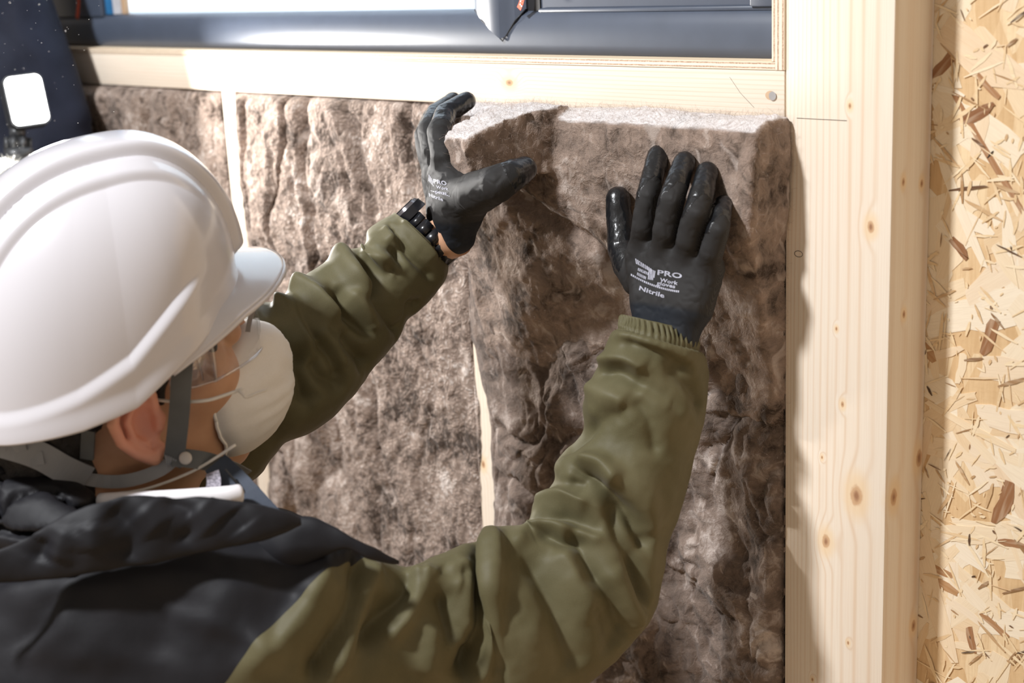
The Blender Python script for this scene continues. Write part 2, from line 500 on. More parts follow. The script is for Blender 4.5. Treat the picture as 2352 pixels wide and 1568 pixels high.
# the strands that stand out in the picture
def strand_px(a, b, W, mat, h=.0016, tone=None):
    A, B = UY(*a, SD), UY(*b, SD); d = B-A; L = float(np.linalg.norm(d))
    me = strand_mesh(L, W, 2)
    put_strand(me, (A[0]+B[0])/2, (A[2]+B[2])/2, -math.atan2(d[2], d[0]), h, mat)
strand_px((2208, 280), (2285, 240), .010, M['strand_brown'], .0017)
strand_px((2190, 215), (2345, 480), .0055, M['strand_brown'], .0015)
strand_px((2245, 170), (2295, 225), .0050, M['strand_brown'], .0016)
strand_px((2288, 1200), (2325, 1105), .013, M['strand_brown'], .0016)
strand_px((2243, 945), (2390, 975), .021, M['strand'], .0017)
strand_px((2130, 925), (2330, 1035), .0065, M['strand'], .0018)
strand_px((2160, 65), (2352, 195), .030, M['strand'], .0013)
strand_px((2150, 330), (2260, 610), .009, M['strand'], .0017)
strand_px((2110, 1230), (2190, 1520), .020, M['strand'], .0014)
strand_px((2160, 1220), (2290, 1230), .017, M['strand'], .0015)
strand_px((2140, 180), (2200, 110), .010, M['strand_brown'], .0012)
strand_px((2225, 1440), (2240, 1500), .007, M['strand_brown'], .0015)
# the small chips nobody could count
V, F, T = [], [], []
for k in range(1500):
    x = random.uniform(.095, .30) if k < 1200 else random.uniform(.3, .9); z = random.uniform(-.62, .25)
    L = random.choice((.004, .007, .012, .02, .03))*random.uniform(.6, 1.3); w = random.uniform(.0003, .0013)*(1+L*20); a = random.uniform(0, math.pi)
    h = random.uniform(.00102, .0012); b = len(V); ca, sa = math.cos(a), math.sin(a); tn = random.random()
    for (p, q) in ((-L/2, -w*.4), (L*.1, -w), (L/2, -w*.2), (L*.4, w*.6), (-L*.1, w), (-L/2, w*.3)):
        V.append((x+p*ca-q*sa, SD-h, z+p*sa+q*ca)); T.append(tn)
    F.append(tuple(range(b, b+6))[::-1])
me = mesh_np('wood_chips', V, F); vattr(me, 'tone', T)
new_obj('wood_chips', me, M['strand_mix'], parent=wr, kind='stuff')

# timber frame
post = empty('timber_post', (0.0525, 0.03, FLOOR), 'wide pale knotty softwood post between insulation and strand board', 'post')
keep(box('post_body', (0, 0, FLOOR), (0.105, SD-0.0002, 0.62), M['post'], 0.0016, 2), post)
# small things on the post's face: a pencil line, an oval inked mark, a splinter
M['pencil'] = plain('pencil', (0.10, 0.08, 0.07), 0.7)
a, b = UY(1830, 271, -0.0002), UY(1945, 277, -0.0002)
keep(tube('pencil_line', [a, b], 0.00022, M['pencil'], 5), post)
c = UY(1834, 583, -0.0001)
ring = [c+np.array([math.cos(t)*.0042, 0, math.sin(t)*.0027]) for t in np.linspace(0, 2*math.pi, 25)]
keep(tube('knot_outline', ring, 0.00028, M['pencil'], 5), post)
for i, (xc, lab) in enumerate(((-0.4025, 'thin pale stud half hidden between the two right insulation bays'),
                               (-0.8575, 'thin pale stud behind the white helmet brim between insulation bays'),
                               (-1.3125, 'thin pale stud at the far left, mostly behind the dark jacket'))):
    s = box('timber_stud', (xc-.015, 0, FLOOR), (xc+.015, SD-.0002, 0), M['stud'], 0.0008, 1, label=lab, cat='stud', group='studs between the insulation bays')
beam = empty('sill_beam', (-0.8, 0.03, 0), 'pale horizontal softwood beam under the window', 'beam')
keep(box('beam_body', (-1.95, 0, 0.0002), (-0.0012, SD-.0002, 0.0433), M['beam'], 0.001, 2), beam)
# screw sunk near the beam's right end
M['steel'] = plain('screw_steel', (0.50, 0.48, 0.47), 0.35, Metallic=.4)
p = UY(1776, 220, 0)
bm = bmesh.new()
bmesh.ops.create_cone(bm, cap_ends=True, segments=18, radius1=.0026, radius2=.0038, depth=.0016, matrix=Matrix.Translation(p+np.array([0, -.0004, 0])) @ Matrix.Rotation(math.pi/2, 4, 'X'))
me = bpy.data.meshes.new('screw'); bm.to_mesh(me); bm.free()
sc = keep(new_obj('screw', me, M['steel']), beam)
M['hole'] = plain('screw_pit', (0.60, 0.42, 0.27), 0.8)
q = UY(1770, 219, 0)
bm = bmesh.new(); bmesh.ops.create_circle(bm, cap_ends=True, segments=20, radius=.0046, matrix=Matrix.Translation(q+np.array([0, -.0002, 0])) @ Matrix.Rotation(math.pi/2, 4, 'X') @ Matrix.Diagonal((1.2, .85, 1, 1)))
me = bpy.data.meshes.new('screw_pit'); bm.to_mesh(me); bm.free()
keep(new_obj('screw_pit', me, M['hole']), beam)
a, b = UY(1676, 177, -0.0002), UY(1732, 247, -0.0002)
keep(tube('pencil_line', [a, UY(1700, 213, -0.0002), b], 0.00013, M['pencil'], 4), beam)

# plywood lining of the window opening (layered edges)
def t_ply(name, axis, p0, per):
    t = NT(name); c = t.coord(); X, Y, Z = t.n('ShaderNodeSeparateXYZ', {0: c}).outputs
    w = (X, Y, Z)[axis]
    w = t.math('ADD', w, t.math('MULTIPLY', t.math('SUBTRACT', t.noise(t.map(c, (.2, .2, .2)), 500, 2), .5), .0008))
    f = t.math('FRACT', t.math('DIVIDE', t.math('SUBTRACT', w, p0), per))
    e = t.noise(c, 700, 3, .7)
    k = t.range(t.math('ABSOLUTE', t.math('SUBTRACT', f, .5)), .14, .2)
    col = t.mix(k, t.mix(t.range(e, .35, .7), (0.40, 0.24, 0.15), (0.66, 0.50, 0.37)), (0.84, 0.72, 0.56))
    return t.done(col, .75, t.bump(t.math('ADD', t.math('MULTIPLY', e, .6), k), .5, .0008))
M['ply_h'] = t_ply('ply_edge_flat', 2, .0433, .0036)
M['ply_v'] = t_ply('ply_edge_upright', 0, -.0145, .0049)
M['ply_top'] = spruce('ply_face', 0, [], uni=.02, base=((0.80, 0.66, 0.48), (0.7, 0.52, 0.34)))
lin = empty('window_lining', (-0.8, 0.03, 0.0433), 'thin layered plywood lining around the window opening', 'lining')
s = box('sill_board', (-1.95, -0.0006, 0.0434), (-0.0106, 0.058, 0.0500), M['ply_h'], .0002, 1); keep(s, lin)
keep(box('sill_face', (-1.95, 0.0002, 0.0500), (-0.0150, 0.0565, 0.0503), M['ply_top']), lin)
keep(box('jamb_board', (-0.0105, -0.0008, 0.0434), (-0.0008, 0.058, 0.62), M['ply_v'], .0002, 1), lin)
keep(box('jamb_facing', (-0.0148, 0.0004, 0.0505), (-0.0107, 0.058, 0.62), M['ply_v'], .0002, 1), lin)

# ------------------------------------------------------------------ window
M['frame'] = plain('frame_slate', (0.060, 0.075, 0.108), 0.42, .05, 30, Specular_IOR_Level=0.6, Coat_Weight=0.25, Coat_Roughness=0.3)
M['gasket'] = plain('gasket_black', (0.012, 0.013, 0.016), .5)
M['spacer_blue'] = plain('spacer_blue', (0.03, 0.16, 0.36), .4)
M['spacer_tan'] = plain('spacer_tan', (0.50, 0.33, 0.20), .5)
M['spacer_grey'] = plain('spacer_grey', (0.50, 0.50, 0.53), .4)
def t_frost():
    t = NT('frosted_glass'); c = t.coord()
    for nd in (t.b,): t.t.nodes.remove(nd)
    tr = t.n('ShaderNodeBsdfTranslucent', {'Color': (0.93, 0.97, 1.0, 1), 'Normal': t.bump(t.noise(c, 260, 2), .3, .001)})
    gl = t.n('ShaderNodeBsdfGlossy', {'Color': (1, 1, 1, 1), 'Roughness': .25})
    mx = t.n('ShaderNodeMixShader', {0: .06, 1: tr, 2: gl})
    t.t.links.new(mx.outputs[0], t.out.inputs[0]); return t.m
def t_glass(name, tint=(1, 1, 1), rough=0.02, gloss=.1):
    t = NT(name); t.t.nodes.remove(t.b)
    tr = t.n('ShaderNodeBsdfTransparent', {'Color': (*tint, 1)})
    gl = t.n('ShaderNodeBsdfGlossy', {'Color': (1, 1, 1, 1), 'Roughness': rough})
    fr = t.math('MULTIPLY', t.math('POWER', t.n('ShaderNodeLayerWeight', {'Blend': .5}).outputs['Facing'], 4.0), .5)
    mx = t.n('ShaderNodeMixShader', {0: t.math('ADD', fr, gloss, clamp=True), 1: tr, 2: gl})
    t.t.links.new(mx.outputs[0], t.out.inputs[0]); return t.m
M['frost'] = t_frost()
M['tag'] = plain('tag_orange', (0.90, 0.13, 0.05), .5)
M['white_print'] = plain('white_print', (0.8, 0.8, 0.82), .5)
win = empty('window_1', (-0.8, 0.03, 0.0505), kind='structure')
WT = 0.60
def px_x(px, py, y): return float(UY(px, py, y)[0])
XL = -1.95
# bottom rail: rounded, leaning back towards the glass (profile in Y, Z)
prof = [(.030, .0505), (.0275, .0535), (.0262, .060), (.0262, .070), (.0275, .080), (.031, .0885), (.036, .0935), (.042, .0955), (.055, .0955), (.055, .0505)]
rail = prism('bottom_rail', prof, 0, XL, -0.0150, M['frame']); rail.data.shade_smooth(); rail.data.set_sharp_from_angle(angle=math.radians(40)); keep(rail, win)
GZ = .0955
def mullion(pxl, pxr, tip, name='mullion'):
    x0, x1 = px_x(pxl, 20, .036), px_x(pxr, 20, .036); tp = UY(tip[0], tip[1], .0245)
    xm, zt = float(tp[0]), float(tp[2])
    V = []; w = x1-x0
    sect = [(0, .046), (0, .034), (.16, .0275), (.30, .0262), (.42, .0228), (.62, .0228), (.70, .0258), (.86, .0275), (1, .034), (1, .046)]
    n = len(sect)
    for s_, y in sect:
        x = x0+w*s_; k = abs((x-xm)/((x1-xm) if x > xm else (xm-x0)))
        V.append((x, y, zt+(GZ-zt)*min(1, k)+.0008*0))
    for s_, y in sect: V.append((x0+w*s_, y, WT))
    F = [(i, i+1, i+1+n, i+n) for i in range(n-1)]
    F.append(tuple(range(n))[::-1])
    o = new_obj(name, mesh_np(name, V, F), M['frame']); 
    bm = bmesh.new(); bm.from_mesh(o.data); bmesh.ops.recalc_face_normals(bm, faces=bm.faces[:]); bm.to_mesh(o.data); bm.free()
    o.data.shade_smooth(); o.data.set_sharp_from_angle(angle=math.radians(50)); keep(o, win)
    # dark joint line along the V
    g = tube('joint', [(x0, .0335, GZ), (x0+(xm-x0)*.35, .0268, GZ+(zt-GZ)*.35), (xm, .0242, zt-.0006), (x1+(xm-x1)*.35, .0268, GZ+(zt-GZ)*.35), (x1, .0335, GZ)], .0007, M['gasket'], 6); keep(g, win)
    return x0, x1
m1 = mullion(1094, 1212, (1155, 93))
# the left, flat mullion
xa, xb = px_x(118, 20, .030), px_x(232, 20, .030)
keep(box('mullion', (xa, .030, GZ-.004), (xb, .05, WT), M['frame'], .003, 3), win)
keep(box('top_rail', (XL, .026, WT), (-.015, .055, WT+.045), M['frame'], .004, 3), win)
# spacers beside the left mullion
xs = [px_x(p, 15, .040) for p in (230, 244, 248, 262, 280, 287)]
keep(box('glazing_bead', (xs[0], .034, GZ), (xs[1], .046, WT), M['spacer_blue']), win)
keep(box('glazing_bead', (xs[1], .037, GZ), (xs[2], .046, WT), M['gasket']), win)
keep(box('glazing_bead', (xs[2], .036, GZ), (xs[3], .046, WT), M['spacer_blue']), win)
keep(box('glazing_bead', (xs[3], .038, GZ), (xs[4], .046, WT), M['spacer_grey']), win)
keep(box('glazing_bead', (xs[4], .040, GZ), (xs[5], .046, WT), M['spacer_tan']), win)
keep(box('pane', (xs[3], .046, GZ-.005), (m1[0]+.004, .050, WT), M['frost']), win)
keep(box('pane', (XL, .046, GZ-.005), (xa+.004, .050, WT), M['frost']), win)
# far left sash
keep(box('sash_rail', (XL, .034, GZ-.004), (xa, .046, GZ+.006), M['frame'], .002, 2), win)
# right light: black gasket, dark slate sash panel with a stepped border
xr0, xr1 = m1[1], -.0150
xg = px_x(1240, 10, .036)
keep(box('gasket', (xr0-.002, .036, GZ-.004), (xg, .05, WT), M['gasket']), win)
xb1 = px_x(1727, 8, .034)
zl = float(UY(1500, 16, .034)[2])
keep(box('sash_rail', (xg, .033, GZ-.004), (xr1, .05, zl), M['frame'], .0015, 2), win)
keep(box('sash_stile', (xb1, .030, zl-.001), (xr1, .05, WT), M['frame'], .002, 2), win)
keep(box('sash_panel', (xg, .037, zl-.004), (xb1+.001, .05, WT), M['frame'], .001, 1), win)
# orange warning tags hanging on the mullions
def tagstrip(pts, y, w, name):
    P = [UY(a, b, y) for a, b in pts]; P = spline(P, 10)
    return keep(ribbon(name, P, [(0, -1, 0)]*len(P), w, .0004, M['tag']), win)
tg = tagstrip([(1201, -60), (1202, -20), (1198, 5), (1192, 20)], .020, .0062, 'orange_tag')
tagstrip([(176, -60), (180, -20), (180, 15), (177, 42)], .024, .0075, 'orange_tag')
for (a, b) in ((1196, 3), (1199, -1), (1195, 10), (1198, 14)):
    p = UY(a, b, .0192); k = box('tag_print', p-np.array([.0009, .0001, .0007]), p+np.array([.0009, .0001, .0007]), M['white_print']); keep(k, win)
# ------------------------------------------------------------------ insulation in the bays
M['wool_pebble'] = wool('wool_pebbled', waffle=0.9, mid=(0.238, 0.181, 0.148), light=(0.62, 0.55, 0.505))
M['wool'] = wool('wool_matted', dark=(0.045, 0.030, 0.022), mid=(0.146, 0.108, 0.087), light=(0.50, 0.43, 0.39))  # matted wool, darkened in colour to stand in for dimmer light low down
M['wool_cut'] = wool('wool_held', mid=(0.232, 0.172, 0.137))
def fibres(name, V, N, count, length, parent, mat, seed=1, width=.00005, sel=None):
    r = np.random.default_rng(seed)
    pool = np.arange(len(V)) if sel is None else np.nonzero(sel)[0]
    I = r.choice(pool, count)
    P = V[I]+r.normal(0, .0012, (count, 3)); D = N[I]*r.uniform(.05, .6, (count, 1))+r.normal(0, .75, (count, 3))
    D /= np.linalg.norm(D, axis=1)[:, None]
    Lg = length*r.uniform(.3, 1.3, (count, 1)); B = np.cross(D, r.normal(0, 1, (count, 3))); B /= np.linalg.norm(B, axis=1)[:, None]
    S = np.cross(D, B)*width
    p0 = P; p1 = P+D*Lg*.5+B*Lg*r.uniform(.05, .4, (count, 1)); p2 = P+D*Lg*.7+B*Lg*r.uniform(-.3, .7, (count, 1))
    VV = np.stack([p0-S, p0+S, p1-S, p1+S, p2], 1).reshape(-1, 3)
    b = np.arange(count)[:, None]*5
    F = np.concatenate([b+[0, 1, 3, 2]]).tolist()+np.concatenate([b+[2, 3, 4]]).tolist()
    o = new_obj(name, mesh_np(name, VV, F), mat, kind='stuff')
    if parent is not None: keep(o, parent)
    return o
M['fibre'] = plain('wool_fibre', (0.38, 0.29, 0.24), .8, .35, 60)
def crease(n, w): return np.exp(-(n/w)**2)
def bay(xl, xr, zb, zt, hfun, mat, label, inner, step=.0024, fib=6000, seed=0):
    nx = int(.44/step); nz = int((zt-zb)/step)
    s = np.linspace(0, 1, nx); z = np.linspace(zb, zt, nz)
    S, Z = np.meshgrid(s, z)
    A = xl(z)[:, None]; B = xr(z)[:, None]
    X = A+S*(B-A)
    e = np.minimum(np.minimum(X-A, B-X), (zt-Z)*1.0)
    e = np.clip(e/.012, 0, 1)
    Y = hfun(X.ravel(), Z.ravel()).reshape(X.shape)
    e2 = np.clip(np.minimum(X-A, B-X)/.045, 0, 1)
    Y = Y*(0.12+.88*np.sqrt(e2))*(0.35+.65*np.sqrt(e))+.008*(1-np.sqrt(np.clip(1-(1-e)**2, 0, 1)))
    jx = fbm(np.stack([X.ravel()*60, Y.ravel()*60, Z.ravel()*60], 1), seed+5, 2).reshape(X.shape)*.0035
    X = X+jx
    V = np.stack([X, Y, Z], -1)
    # close the sides back into the wall, inside the bay where they lap over a stud
    def side(col, lim, sgn):
        c1 = col.copy(); c1[..., 1] = -.0006
        c2 = c1.copy(); c2[..., 0] = np.maximum(c2[..., 0], lim) if sgn < 0 else np.minimum(c2[..., 0], lim)
        c3 = c2.copy(); c3[..., 1] = .05
        return [c1, c2, c3]
    l = side(V[:, :1], inner[0], -1); r = side(V[:, -1:], inner[1], 1)
    V = np.concatenate(l[::-1]+[V]+r, 1)
    V = np.concatenate([V[:1]*[1, 0, 1]+[0, .05, 0], V, V[-1:]*[1, 0, 1]+[0, .05, 0]], 0)
    nzz, nxx = V.shape[:2]
    idx = np.arange(nzz*nxx).reshape(nzz, nxx)
    F = np.stack([idx[:-1, :-1], idx[:-1, 1:], idx[1:, 1:], idx[1:, :-1]], -1).reshape(-1, 4)
    V = V.reshape(-1, 3)
    root = empty('insulation_batt', ((xl(z)[0]+xr(z)[0])/2, 0.03, zb), label, 'insulation', 'insulation batts between the studs')
    o = keep(new_obj('wool_body', mesh_np('wool_body', V, F), mat, smooth=True), root)
    N = vnorm(V, F); N[N[:, 1] > 0] *= -1
    if fib: fibres('loose_fibres', V, N, fib, .014, root, M['fibre'], seed+3, sel=(V[:, 1] < .03) & (V[:, 2] > -.6))
    return root
def P2(X, Z, a, b, off=0): return np.stack([X*a, Z*b, X*0+off], 1)
def billow(P, seed): return np.abs(vnoise(P, seed))
def h_mid(X, Z):
    w = fbm(P2(X, Z, 8, 6), 3, 3)*.05
    big = fbm(P2(X+w, Z, 12, 8), 21, 3)
    b1 = billow(P2(X+w, Z+w, 20, 5.5, 2.2), 5); b2 = billow(P2(X+w*.7, Z+w, 34, 11, 7), 6)
    left = sstep(-.50, -.68, X)
    h = -.002+.010*big+(.036*np.minimum(b1, .35)**.6)*(.30+.70*left)+.010*np.minimum(b2, .4)**.7*(.4+.6*left)
    h += .0020*fbm(P2(X, Z, 90, 70), 14, 2)+.0011*vnoise(P2(X, Z, 235, 235), 15)
    return -h
def h_low(X, Z):
    w = fbm(P2(X, Z, 9, 9), 33, 3)*.08
    w2 = fbm(P2(X, Z, 9, 9, 9), 34, 3)*.08
    big = fbm(P2(X+w, Z+w2, 10, 9), 35, 3)
    b1 = billow(P2(X+w, Z+w2, 15, 11, 3), 36); b2 = billow(P2(X-w2, Z+w, 34, 26, 5), 37)
    h = -.004+.016*big+.024*np.minimum(b1, .4)**.65+.009*np.minimum(b2, .4)**.75
    h += .003*fbm(P2(X+w, Z+w2, 95, 85), 38, 3)
    return -h
def h_left(X, Z): return h_mid(X+.37, Z*1.1+3.3)*.9
cst = lambda v: (lambda z: np.full_like(z, v))
bay(cst(-.8425), lambda z: -.4185+.004*sstep(-.1, -.4, z)+.006*np.sin(z*31)*sstep(-.1, -.3, z)*.6, -.80, -.0015, h_mid, M['wool_pebble'],
    'pebbled brown wool batt filling the bay behind the left sleeve', (-.8420, -.4180), seed=1, fib=4000)
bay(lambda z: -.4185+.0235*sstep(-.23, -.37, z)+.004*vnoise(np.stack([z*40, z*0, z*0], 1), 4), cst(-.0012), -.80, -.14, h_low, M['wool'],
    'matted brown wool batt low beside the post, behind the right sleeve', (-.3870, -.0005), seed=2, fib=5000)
bay(cst(-1.297), cst(-.8735), -.80, -.0015, h_left, M['wool_pebble'], 'shaded brown wool batt at left below the window, behind the lamp', (-1.297, -.8730), step=.003, seed=4, fib=2500)
bay(cst(-1.76), cst(-1.328), -.80, -.0015, lambda X, Z: h_mid(X+.9, Z+1.7), M['wool_pebble'], 'brown wool batt at the left edge, behind the dark jacketed person', (-1.759, -1.3280), step=.006, seed=6, fib=0)
# the batt being pushed in: thick slab standing proud of the post, its upper left corner bent outwards
def held(P):
    X, Y, Z = P[:, 0], P[:, 1], P[:, 2]
    n = fbm(P*[38, 38, 38], 51, 3); nb = fbm(P*[11, 11, 11], 52, 2)
    press = np.exp(-(((X+.11)/.06)**2+((Z+.12)/.07)**2))
    cr = np.abs((Z+.075)+.55*(X+.30)+.012*nb)              # slanting crease from thumb to hand
    yf = -(.004+.047*sstep(-.30, -.03, Z))+.014*press-.008*nb+.012*np.exp(-(cr/.010)**2)*sstep(-.05, -.16, X)-.003*n
    yf = yf-.016*np.exp(-(((X+.30)/.05)**2+((Z+.19)/.055)**2))
    zt = .006+.004*nb-.012*sstep(-.03, -.06, Y)
    zl = -.285+.05*sstep(-.02, -.16, X)-.05*sstep(-.17, -.38, X)+.012*nb
    xr = .0075-.011*sstep(-.02, -.2, Z)-.004*sstep(0, -.05, Y)+.003*n
    inn = sstep(-.003, .001, Y)                              # inside the bay it stays clear of post and beam
    xr = xr*(1-inn)-.0015*inn; zt = zt*(1-inn)-.0015*inn
    d = smin(Y-yf, zt-Z, .004); d = smin(d, xr-X, .004); d = smin(d, Z-zl, .02); d = smin(d, X+.383+.014*sstep(.0, -.01, Y)+.004*n, .010)
    d = -np.minimum(d, .05-Y)
    # bent corner: a thick tongue curling out to the left, flat torn top
    t0, t1 = UY(1262, 300, -.030), UY(1046, 330, -.128)
    ax = (t1-t0)/np.linalg.norm(t1-t0); q = P-t0; s_ = q @ ax
    up = np.array([0, 0, 1.])-ax*ax[2]; up /= np.linalg.norm(up); out = np.cross(ax, up)
    L = np.linalg.norm(t1-t0); bend = .018*(s_/L)**2
    zz = q @ up+bend; yy = q @ out
    e = np.maximum(np.maximum(np.abs(zz+.003)-.031-.003*nb-.002*n, np.abs(yy)-.030+.004*nb-.003*n), np.abs(s_-L*.5)-L*.5-.006-.010*n)+.0
    d = smin(d, e, .007)
    c = chain(P, [UY(1222, 268, -.070), UY(1219, 290, -.082), UY(1214, 330, -.094), UY(1204, 392, -.10)], [.0035, .006, .009, .013])
    c = np.minimum(c, chain(P, [UY(1204, 400, -.092), UY(1100, 425, -.085)], [.013, .012]))       # hollow under the bent corner
    d = -smin(-d, c, .004)
    return d
hv, hf = nets(held, (-.43, -.15, -.33), (.02, .058, .03), .0027)
hv = relax(hv, hf, 1)
hn = vnorm(hv, hf)
X = hv
lay = vnoise(X*[14, 130, 14], 61)*np.abs(hn[:, 2])+vnoise(X*[60, 150, 16], 63)*np.abs(hn[:, 0])*1.2   # torn layers on the cut edges
hv = hv+hn*(.0016*lay+.0016*fbm(X*150, 62, 2))[:, None]
batt = empty('insulation_batt', (-.2, 0, -.28), 'thick brown wool batt being pressed in by both gloved hands', 'insulation', 'insulation batts between the studs')
o = keep(new_obj('wool_body', mesh_np('wool_body', hv, hf), M['wool_cut'], smooth=True), batt)
vattr(o.data, 'cut', sstep(.45, .75, hn[:, 2])*sstep(-.10, -.04, hv[:, 2]))  # upward faces near the batt's top get a paler colour
vis = (hv[:, 1] < .02)
fibres('loose_fibres', hv, hn, 12000, .009, batt, M['fibre'], 70, sel=vis)
edge = vis & ((hn[:, 2] > .5) | (hn[:, 0] > .6))
fibres('edge_fibres', hv, hn, 7000, .009, batt, M['fibre'], 71, sel=edge)
# ------------------------------------------------------------------ the worker
M['skin'] = None
def t_skin():
    t = NT('skin'); c = t.coord()
    n = t.noise(c, 35, 3)
    red = t.n('ShaderNodeAttribute', attribute_name='red').outputs['Fac']
    col = t.mix(t.range(n, .35, .7), (0.58, 0.32, 0.195), (0.65, 0.375, 0.235))
    col = t.mix(red, col, (0.74, 0.31, 0.23))
    t.done(col, .48, t.bump(t.noise(c, 900, 2), .08, .0005), Subsurface_Weight=.12, Subsurface_Scale=.004)
    t.b.inputs['Subsurface Radius'].default_value = (1, .35, .2)
    return t.m
def t_cloth(name, a, b, rough=.6, weave=1500, sheen=.05, spec=.3):
    t = NT(name); c = t.coord()
    col = t.mix(t.range(t.noise(c, 18, 3), .35, .7), a, b)
    w = t.noise(c, weave, 2, .6)
    col = t.mix(t.range(w, .4, .7, 0, .18), col, tuple(min(1, x*1.5) for x in b))
    nm = t.bump(w, .12, .0004); nm = t.bump(t.noise(c, 60, 3), .12, .002, nm)
    t.done(col, rough, nm, Specular_IOR_Level=spec, Sheen_Weight=sheen)
    t.b.inputs['Sheen Roughness'].default_value = .4
    return t.m
M['skin'] = t_skin()
M['olive'] = t_cloth('olive_nylon', (0.098, 0.087, 0.043), (0.124, 0.110, 0.058), .58, spec=.24)
M['black_cloth'] = t_cloth('black_nylon', (0.0075, 0.0075, 0.010), (0.012, 0.0115, 0.0145), .60, sheen=.0, spec=.28)
M['navy_cloth'] = t_cloth('navy_cloth', (0.008, 0.010, 0.020), (0.014, 0.017, 0.031), .75, sheen=.05, spec=.2)
M['white_cloth'] = t_cloth('white_cloth', (0.70, 0.68, 0.72), (0.80, 0.78, 0.80), .7)
M['helmet'] = plain('helmet_white', (0.635, 0.620, 0.655), .22, .01, 8, Specular_IOR_Level=.5, Coat_Weight=.5, Coat_Roughness=.12)
M['strap'] = t_cloth('strap_grey', (0.10, 0.105, 0.105), (0.15, 0.155, 0.155), .6, 2500)
M['strap_light'] = plain('harness_grey', (0.30, 0.31, 0.33), .35, .05)
M['mask'] = t_cloth('mask_felt', (0.86, 0.825, 0.78), (0.91, 0.885, 0.855), .85, 900)
M['elastic'] = plain('elastic_white', (0.74, 0.71, 0.66), .7)
M['hair'] = plain('hair_black', (0.012, 0.009, 0.008), .45, .3, 120, bump=.6)
M['clear'] = t_glass('clear_plastic', (0.985, 0.987, 0.99), .04, .02)
M['clear_rim'] = t_glass('clear_plastic_rim', (0.93, 0.935, 0.955), .08, .20)
M['button'] = plain('snap_button', (0.55, 0.50, 0.45), .35)

def wdir(c):      # camera-frame direction (right, up, towards the viewer) to world
    v = CR*c[0]+CU*c[1]-CF*c[2]; return v/np.linalg.norm(v)
def cdir(c): return CR*c[0]+CU*c[1]-CF*c[2]
HF = cdir((0.89769, 0.26561, -0.35157)); HU = cdir((-0.13002, 0.92204, 0.36462)); HU = HU-HF*(HF @ HU); HF /= np.linalg.norm(HF); HU /= np.linalg.norm(HU); HS = np.cross(HF, HU)
H0 = U(242.7, 795.2, 1.203)
def HL(f, s, u): return H0+HF*f+HS*s+HU*u
def to_head(P): Q = P-H0; return np.stack([Q @ HF, Q @ HS, Q @ HU], 1)

worker = empty('person', (H0[0], H0[1]-.15, FLOOR), 'worker in white helmet, dust mask and olive and black jacket pressing insulation', 'person')
def part(o): return keep(o, worker)

# head and neck: one continuous skin surface
EAR = np.array([.004, .079, -.042])
def head_sdf(P):
    q = to_head(P); I = np.eye(3)
    qs = q.copy(); qs[:, 1] = np.abs(q[:, 1])
    d = d_ell(q, (-.004, 0, .030), I, (.097, .074, .085))
    d = smin(d, d_ell(q, (.047, 0, -.045), I, (.056, .060, .076)), .03)
    d = smin(d, d_cap(qs, (.004, .052, -.070), (.078, .014, -.112), .017, .015), .025)
    d = smin(d, d_cap(qs, (.080, 0, -.108), (.086, 0, -.106), .017, .015), .02)
    d = smin(d, d_ell(qs, (.066, .044, -.030), I, (.026, .018, .022)), .02)
    d = smin(d, d_cap(qs, (.101, 0, .002), (.115, 0, -.038), .009, .012), .012)
    d = smin(d, d_cap(qs, (.094, .008, -.076), (.095, .020, -.078), .006, .005), .008)
    d = -smin(-d, d_ell(qs, (.110, .032, -.004), I, (.014, .017, .010)), .010)
    d = smin(d, d_ell(qs, (.092, .032, -.004), I, (.013, .013, .012)), .002)
    d = smin(d, d_cap(q, (-.030, 0, -.045), (-.075, -.005, -.20), .056, .062), .03)
    d = smin(d, d_cap(q, (.020, 0, -.085), (-.020, -.005, -.20), .040, .050), .025)
    # ears: bowl with a helix rim, anti-helix and lobe
    e0, e1, e2 = EAR
    def ep(a, b, c=0): return (e0+a, e1+c, e2+b)
    rim = [ep(.012, .010, .004), ep(.012, .024, .006), ep(.000, .032, .010), ep(-.016, .028, .013), ep(-.023, .012, .015), ep(-.020, -.006, .013), ep(-.010, -.020, .009), ep(.002, -.029, .006), ep(.010, -.022, .003)]
    ear = chain(qs, rim, [.0035, .004, .0043, .0048, .0048, .0045, .0048, .0062, .004])
    bowl = d_ell(qs, ep(-.004, .004, .000), I, (.021, .008, .028))
    bowl = -smin(-bowl, d_ell(qs, ep(.001, .001, .010), I, (.013, .010, .016)), .004)
    anti = chain(qs, [ep(-.004, .020, .006), ep(-.012, .008, .009), ep(-.010, -.008, .008), ep(-.002, -.016, .006)], [.003, .0035, .0035, .003])
    trag = d_cap(qs, ep(.014, .002, .003), ep(.012, -.006, .004), .005, .004)
    ear = smin(smin(smin(ear, bowl, .004), anti, .003), trag, .003)
    return smin(d, ear, .005)
c8 = np.array([HL(a, b, c) for a in (-.16, .14) for b in (-.12, .12) for c in (-.20, .13)])
v, f = nets(head_sdf, c8.min(0), c8.max(0), .0021)
v = relax(v, f, 1, .4)
q = to_head(v)
red = .75*sstep(.045, .015, np.linalg.norm((q*[1, 1, 1]-EAR)[:, [0, 2]], axis=1))*sstep(.066, .08, q[:, 1])
o = new_obj('body', mesh_np('body', v, f), M['skin'], smooth=True); vattr(o.data, 'red', red); part(o)
body_t = BVHTree.FromPolygons(v.tolist(), f.tolist())
